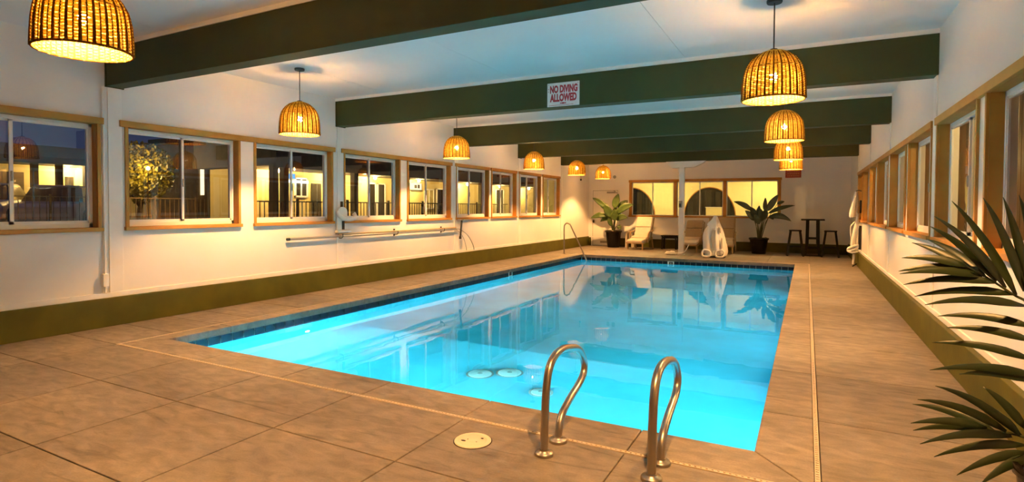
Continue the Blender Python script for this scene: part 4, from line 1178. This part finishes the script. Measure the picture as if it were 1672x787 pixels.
# ------------------------------------------------------------------ outside, seen through the pole wall windows
struct(MB().add([(-7.45, -8, 0.2), (-7.45, 60, 0.2), (-36, 60, 1.2), (-36, -8, 1.2)], [(0, 1, 2, 3)]).build('ground', ASPH, solid=0.05), 'dark asphalt lot outside the window wall', 'ground')
def gz(x): return 0.2 + (-7.45 - x) / 28.55
def porch(x, y, z, label):
    t = thing('porch_lamp', label, 'lamp', (x, y, z), 0, 'lit porch lamps outside')
    MB().sphere((0, 0, -0.05), 0.055, 8, 5).build('globe', PORCHM, t)
    MB().lathe([(0.07, 0), (0.06, 0.03)], 10).build('mount', BLACK, t)
# long stucco building across the yard
bx = -15.0
B = thing('motel_building', 'long cream stucco building with dark eave across the yard', 'building', (bx, 24, 0.3))
def bp(mb, name, mat, parent=None):
    o = mb.build(name, mat, parent or B)
    if parent is None: o.location = (-bx, -24, -0.3)
    return o
bp(MB().box((bx - 1.7, 11.2, 0.2), (bx, 40, 3.0)), 'wall', YELLOW)
bp(MB().box((bx - 1.8, 10.7, 2.55), (bx + 1.9, 40, 2.75)), 'eave', DARKROOF)
bp(MB().box((bx + 1.75, 10.7, 2.50), (bx + 1.95, 40, 3.5)), 'fascia', DARKROOF)
bp(MB().box((bx - 1.75, 10.7, 2.75), (bx + 1.8, 40, 4.2)), 'roof', DARKROOF)
for y in (10.75, 11.1, 13.9, 16.6, 19.2, 22.0, 25.0, 28.0): bp(MB().box((bx + 1.7, y - 0.09, 0.2), (bx + 1.88, y + 0.09, 2.55)), 'post', DARKROOF)
def bwin(y0, y1, z0, z1, mat=NIGHT, cross=True):
    f = MB()
    for q in ((y0, y0 + 0.05, z0, z1), (y1 - 0.05, y1, z0, z1), (y0, y1, z0, z0 + 0.06), (y0, y1, z1 - 0.05, z1)): f.box((bx, q[0], q[2]), (bx + 0.05, q[1], q[3]))
    if cross: f.box((bx, (y0 + y1) / 2 - 0.02, z0), (bx + 0.04, (y0 + y1) / 2 + 0.02, z1))
    o = bp(f, 'window', TRIMW)
    MB().box((bx + 0.005, y0 + 0.05, z0 + 0.06), (bx + 0.015, y1 - 0.05, z1 - 0.05)).build('pane', mat, o)
bwin(13.0, 13.55, 1.70, 2.36); bwin(16.5, 16.95, 0.6, 2.33, cross=False); bwin(17.02, 17.5, 0.6, 2.33, CURTAIN, cross=False); bwin(20.1, 20.8, 1.3, 2.2, YELLOW); bwin(21.0, 22.4, 0.8, 2.25); bwin(26.5, 27.4, 0.6, 2.4)
bp(MB().box((bx, 13.72, 0.5), (bx + 0.02, 14.15, 2.2)), 'door', CURTAIN)
bp(MB().box((bx, 19.1, 2.14), (bx + 0.12, 19.75, 2.42)), 'sign_box', SIGNM)
bp(MB().box((bx + 0.12, 19.25, 2.20), (bx + 0.125, 19.42, 2.34)), 'dark_print', CURTAIN)
bp(MB().box((bx + 0.12, 19.48, 2.20), (bx + 0.125, 19.62, 2.36)), 'dark_print', CURTAIN)
t = thing('blue_sign', 'glowing blue sign over white strip light on the stucco building', 'sign', (bx + 0.1, 12.72, 2.30))
MB().box((0, -0.17, 0.0), (0.08, 0.17, 0.16)).build('face', BLUEM, t)
MB().box((0, -0.17, -0.12), (0.08, 0.72, -0.05)).build('strip', TUBEM, t)
for i, y in enumerate((11.9, 14.4, 16.3, 19.0, 22.8, 26.0, 29.5, 33.0)):
    porch(bx + 0.55, y, 2.54, 'lit porch lamp under the eave outside, lamp %s from the tree' % ['nearest', 'second', 'third', 'fourth', 'fifth', 'sixth', 'seventh', 'eighth'][i])
# railing between
def railing(label, x, y0, y1, z0, z1, step, post=1.6, mat=BLACK):
    t = thing('railing', label, 'railing', (x, y0, z0))
    L = y1 - y0; h = z1 - z0
    MB().box((-0.02, 0, h - 0.03), (0.02, L, h)).build('top_rail', mat, t)
    MB().box((-0.015, 0, 0.06), (0.015, L, 0.09)).build('bottom_rail', mat, t)
    n = int(L / step); mb = MB()
    for i in range(n): mb.box((-0.008, i * step, 0.06), (0.008, i * step + 0.016, h - 0.02))
    o = mb.build('baluster', mat, t); o['kind'] = 'stuff'
    y = 0.0
    while y <= L:
        MB().box((-0.025, y - 0.025, 0), (0.025, y + 0.025, h + 0.05)).build('post', mat, t); y += post
    return t
railing('black metal railing in front of the cream stucco building', -10.5, 7.6, 19.5, 0.32, 1.53, 0.115)
railing('dark curved lot fence before the parked cars', -20.0, 7.4, 9.3, 0.66, 1.68, 0.17, 0.95)
railing('dark picket fence below the lit tree', -17.3, 8.6, 13.6, 0.56, 1.64, 0.14, 1.25, BROWNF)
# far house with lit porch behind the cars
HB = thing('lot_house', 'dark roofed house with lit porch beyond the parked cars', 'building', (-27.5, 11, 0.9))
def hp(mb, name, mat):
    o = mb.build(name, mat, HB); o.location = (27.5, -11, -0.9); return o
hp(MB().box((-30, 7, 0.8), (-27.5, 17, 3.2)), 'wall', YELLOW)
hp(MB().box((-31, 6.5, 3.0), (-25.8, 17.5, 3.25)), 'eave', DARKROOF)
mb = MB(); mb.add([(-25.8, 6.5, 3.25), (-31, 6.5, 3.25), (-31, 17.5, 3.25), (-25.8, 17.5, 3.25), (-28.4, 6.5, 3.9), (-28.4, 17.5, 3.9)], [(0, 3, 5, 4), (2, 1, 4, 5), (1, 0, 4), (3, 2, 5)])
hp(mb, 'roof', DARKROOF)
for y in (10.4, 11.2, 12.15): hp(MB().box((-26.2, y - 0.1, 0.8), (-26.0, y + 0.1, 3.0)), 'post', DARKROOF)
hp(MB().box((-27.5, 8.8, 0.9), (-27.45, 10.6, 2.7)), 'garage_opening', CURTAIN)
hp(MB().box((-27.5, 12.0, 0.9), (-27.45, 12.3, 2.6)), 'door', CURTAIN)
porch(-26.9, 11.85, 2.96, 'lit porch lamp of the house beyond the cars, by the dark post')
porch(-26.9, 12.5, 2.98, 'lit porch lamp of the house beyond the cars, at the wall end')
# annex wall with white corner behind the picket fence
AN = thing('annex_building', 'dim brown annex with pale end wall behind the picket fence', 'building', (-19.5, 13.2, 0.6))
MB().box((-2.5, -0.6, 0), (0, 1.6, 3.1)).build('wall', BROWNF, AN)
MB().box((0, 0.75, 0), (0.3, 1.6, 2.6)).build('pale_wall', YELLOW, AN)
f = MB().box((0, -0.5, 1.2), (0.05, -0.38, 2.2)).build('window', SIGNM, AN)
MB().box((-2.7, -0.8, 3.1), (0.5, 1.8, 3.3)).build('roof', DARKROOF, AN)
# tree with lamp
t = thing('yard_tree', 'bushy tree lit yellow by a lamp outside the second window', 'tree', (-17.9, 9.75, gz(-17.9)))
z0 = gz(-17.9)
MB().tube(smooth_path([(0, 0, 0), (0.02, -0.03, 0.6), (0, 0.05, 1.1), (0, 0.1, 1.7)], 4), [0.09 - 0.05 * i / 12 for i in range(13)], 8).build('trunk', BARK, t)
MB().tube([(0, 0, 0.8), (0.1, -0.4, 1.4)], [0.05, 0.02], 6).build('branch', BARK, t); MB().tube([(0, 0.03, 0.9), (0.1, 0.45, 1.5)], [0.05, 0.02], 6).build('branch', BARK, t)
rnd = random.Random(5); mb = MB()
for i in range(5200):
    a, b = rnd.uniform(0, 2 * pi), rnd.uniform(-1, 1); r = rnd.random() ** 0.4
    q = math.sqrt(1 - b * b)
    c = Vector((0.8 * r * q * cos(a), 0.0 + 0.98 * r * q * sin(a), 1.85 + 0.95 * r * b))
    u = Vector((rnd.gauss(0, 1), rnd.gauss(0, 1), rnd.gauss(0, 1))).normalized(); v = u.orthogonal().normalized()
    s = rnd.uniform(0.04, 0.08)
    mb.add([c - u * s, c + v * s * 0.5, c + u * s, c - v * s * 0.5], [(0, 1, 2, 3)])
o = mb.build('foliage', TREEL, t); o['kind'] = 'stuff'
t = thing('street_lamp', 'bright lamp on a thin post in front of the bushy tree', 'lamp', (-16.75, 9.35, gz(-16.75)))
MB().tube([(0, 0, 0), (0, 0, 1.92)], 0.012, 8).build('pole', BLACK, t)
MB().sphere((0, 0, 1.95), 0.045, 8, 6).build('globe', PORCHM, t)
# parked cars
def car(label, loc, mat, rot=0.0):
    t = thing('car', label, 'car', loc, rot, 'parked cars in the lot')
    sec = [(-2.1, 0.35, 0.75, 0.78), (-1.95, 0.28, 0.85, 0.86), (-1.0, 0.25, 0.92, 0.88), (0.0, 0.25, 0.95, 0.88), (1.0, 0.25, 0.95, 0.88), (1.8, 0.28, 0.92, 0.86), (2.1, 0.4, 0.82, 0.78)]
    vs = []
    for y, za, zb, hw in sec: vs += [(-hw, y, za), (-hw, y, zb - 0.12), (-hw * 0.9, y, zb), (hw * 0.9, y, zb), (hw, y, zb - 0.12), (hw, y, za)]
    fs = [(i * 6 + k, i * 6 + (k + 1) % 6, (i + 1) * 6 + (k + 1) % 6, (i + 1) * 6 + k) for i in range(6) for k in range(6)] + [tuple(range(6))[::-1], tuple(range(36, 42))]
    MB().add(vs, fs).build('body', mat, t, bevel=0.04)
    def cabin(sc, nm, m2, dz):
        s2 = [(-1.0, 0.93, 0.80), (-0.35, 1.42, 0.66), (1.0, 1.45, 0.66), (1.75, 0.95, 0.78)]
        vs = []
        for y, z, hw in s2: vs += [(-hw * sc, y * sc, z + dz), (hw * sc, y * sc, z + dz)]
        vs += [(-0.82 * sc, -1.0 * sc, 0.88), (0.82 * sc, -1.0 * sc, 0.88), (-0.82 * sc, 1.75 * sc, 0.88), (0.82 * sc, 1.75 * sc, 0.88)]
        MB().add(vs, [(0, 1, 3, 2), (2, 3, 5, 4), (4, 5, 7, 6), (8, 0, 2, 4, 6, 10), (9, 11, 7, 5, 3, 1), (8, 9, 1, 0), (10, 6, 7, 11)]).build(nm, m2, t)
    cabin(1.0, 'window', NIGHT, -0.02)
    MB().box((-0.62, -0.35, 1.40), (0.62, 1.05, 1.47)).build('roof', mat, t, bevel=0.03)
    for sx in (-1, 1):
        for y in (-1.35, 1.3):
            mb = MB().lathe([(0.22, -0.1), (0.32, -0.09), (0.32, 0.09), (0.22, 0.1)], 16)
            mb.v = [(v[2] + sx * 0.80, v[0] + y, v[1] + 0.32) for v in mb.v]
            mb.build('wheel', RUBBER, t)
    return t
car('white parked car seen through the near pane of the first window', (-23.9, 8.2, gz(-23.9) - 0.12), CARW, 1.0)
car('grey parked car behind the curved lot fence', (-22.5, 9.65, gz(-22.5) - 0.12), CARD, 1.0)
# fence outside the palm side wall
for y_, l_ in ((6.4, 'nearer'), (12.7, 'farther')):
    porch(2.635, y_, 2.35, 'lit lamp outside the palm side windows, the %s one' % l_)
t = thing('boundary_fence', 'dim brown board fence outside the palm side windows', 'fence', (2.7, 10, 0))
for i in range(38):
    MB().box((0, -11.5 + i * 0.6, 0), (0.03, -11.5 + i * 0.6 + 0.58, 3.6)).build('board', BROWNF, t)
struct(MB().box((XR + 0.17, -8, -0.4), (12, 40, -0.3)).build('ground_side', ASPH), 'dark ground strip outside the palm side wall', 'ground')
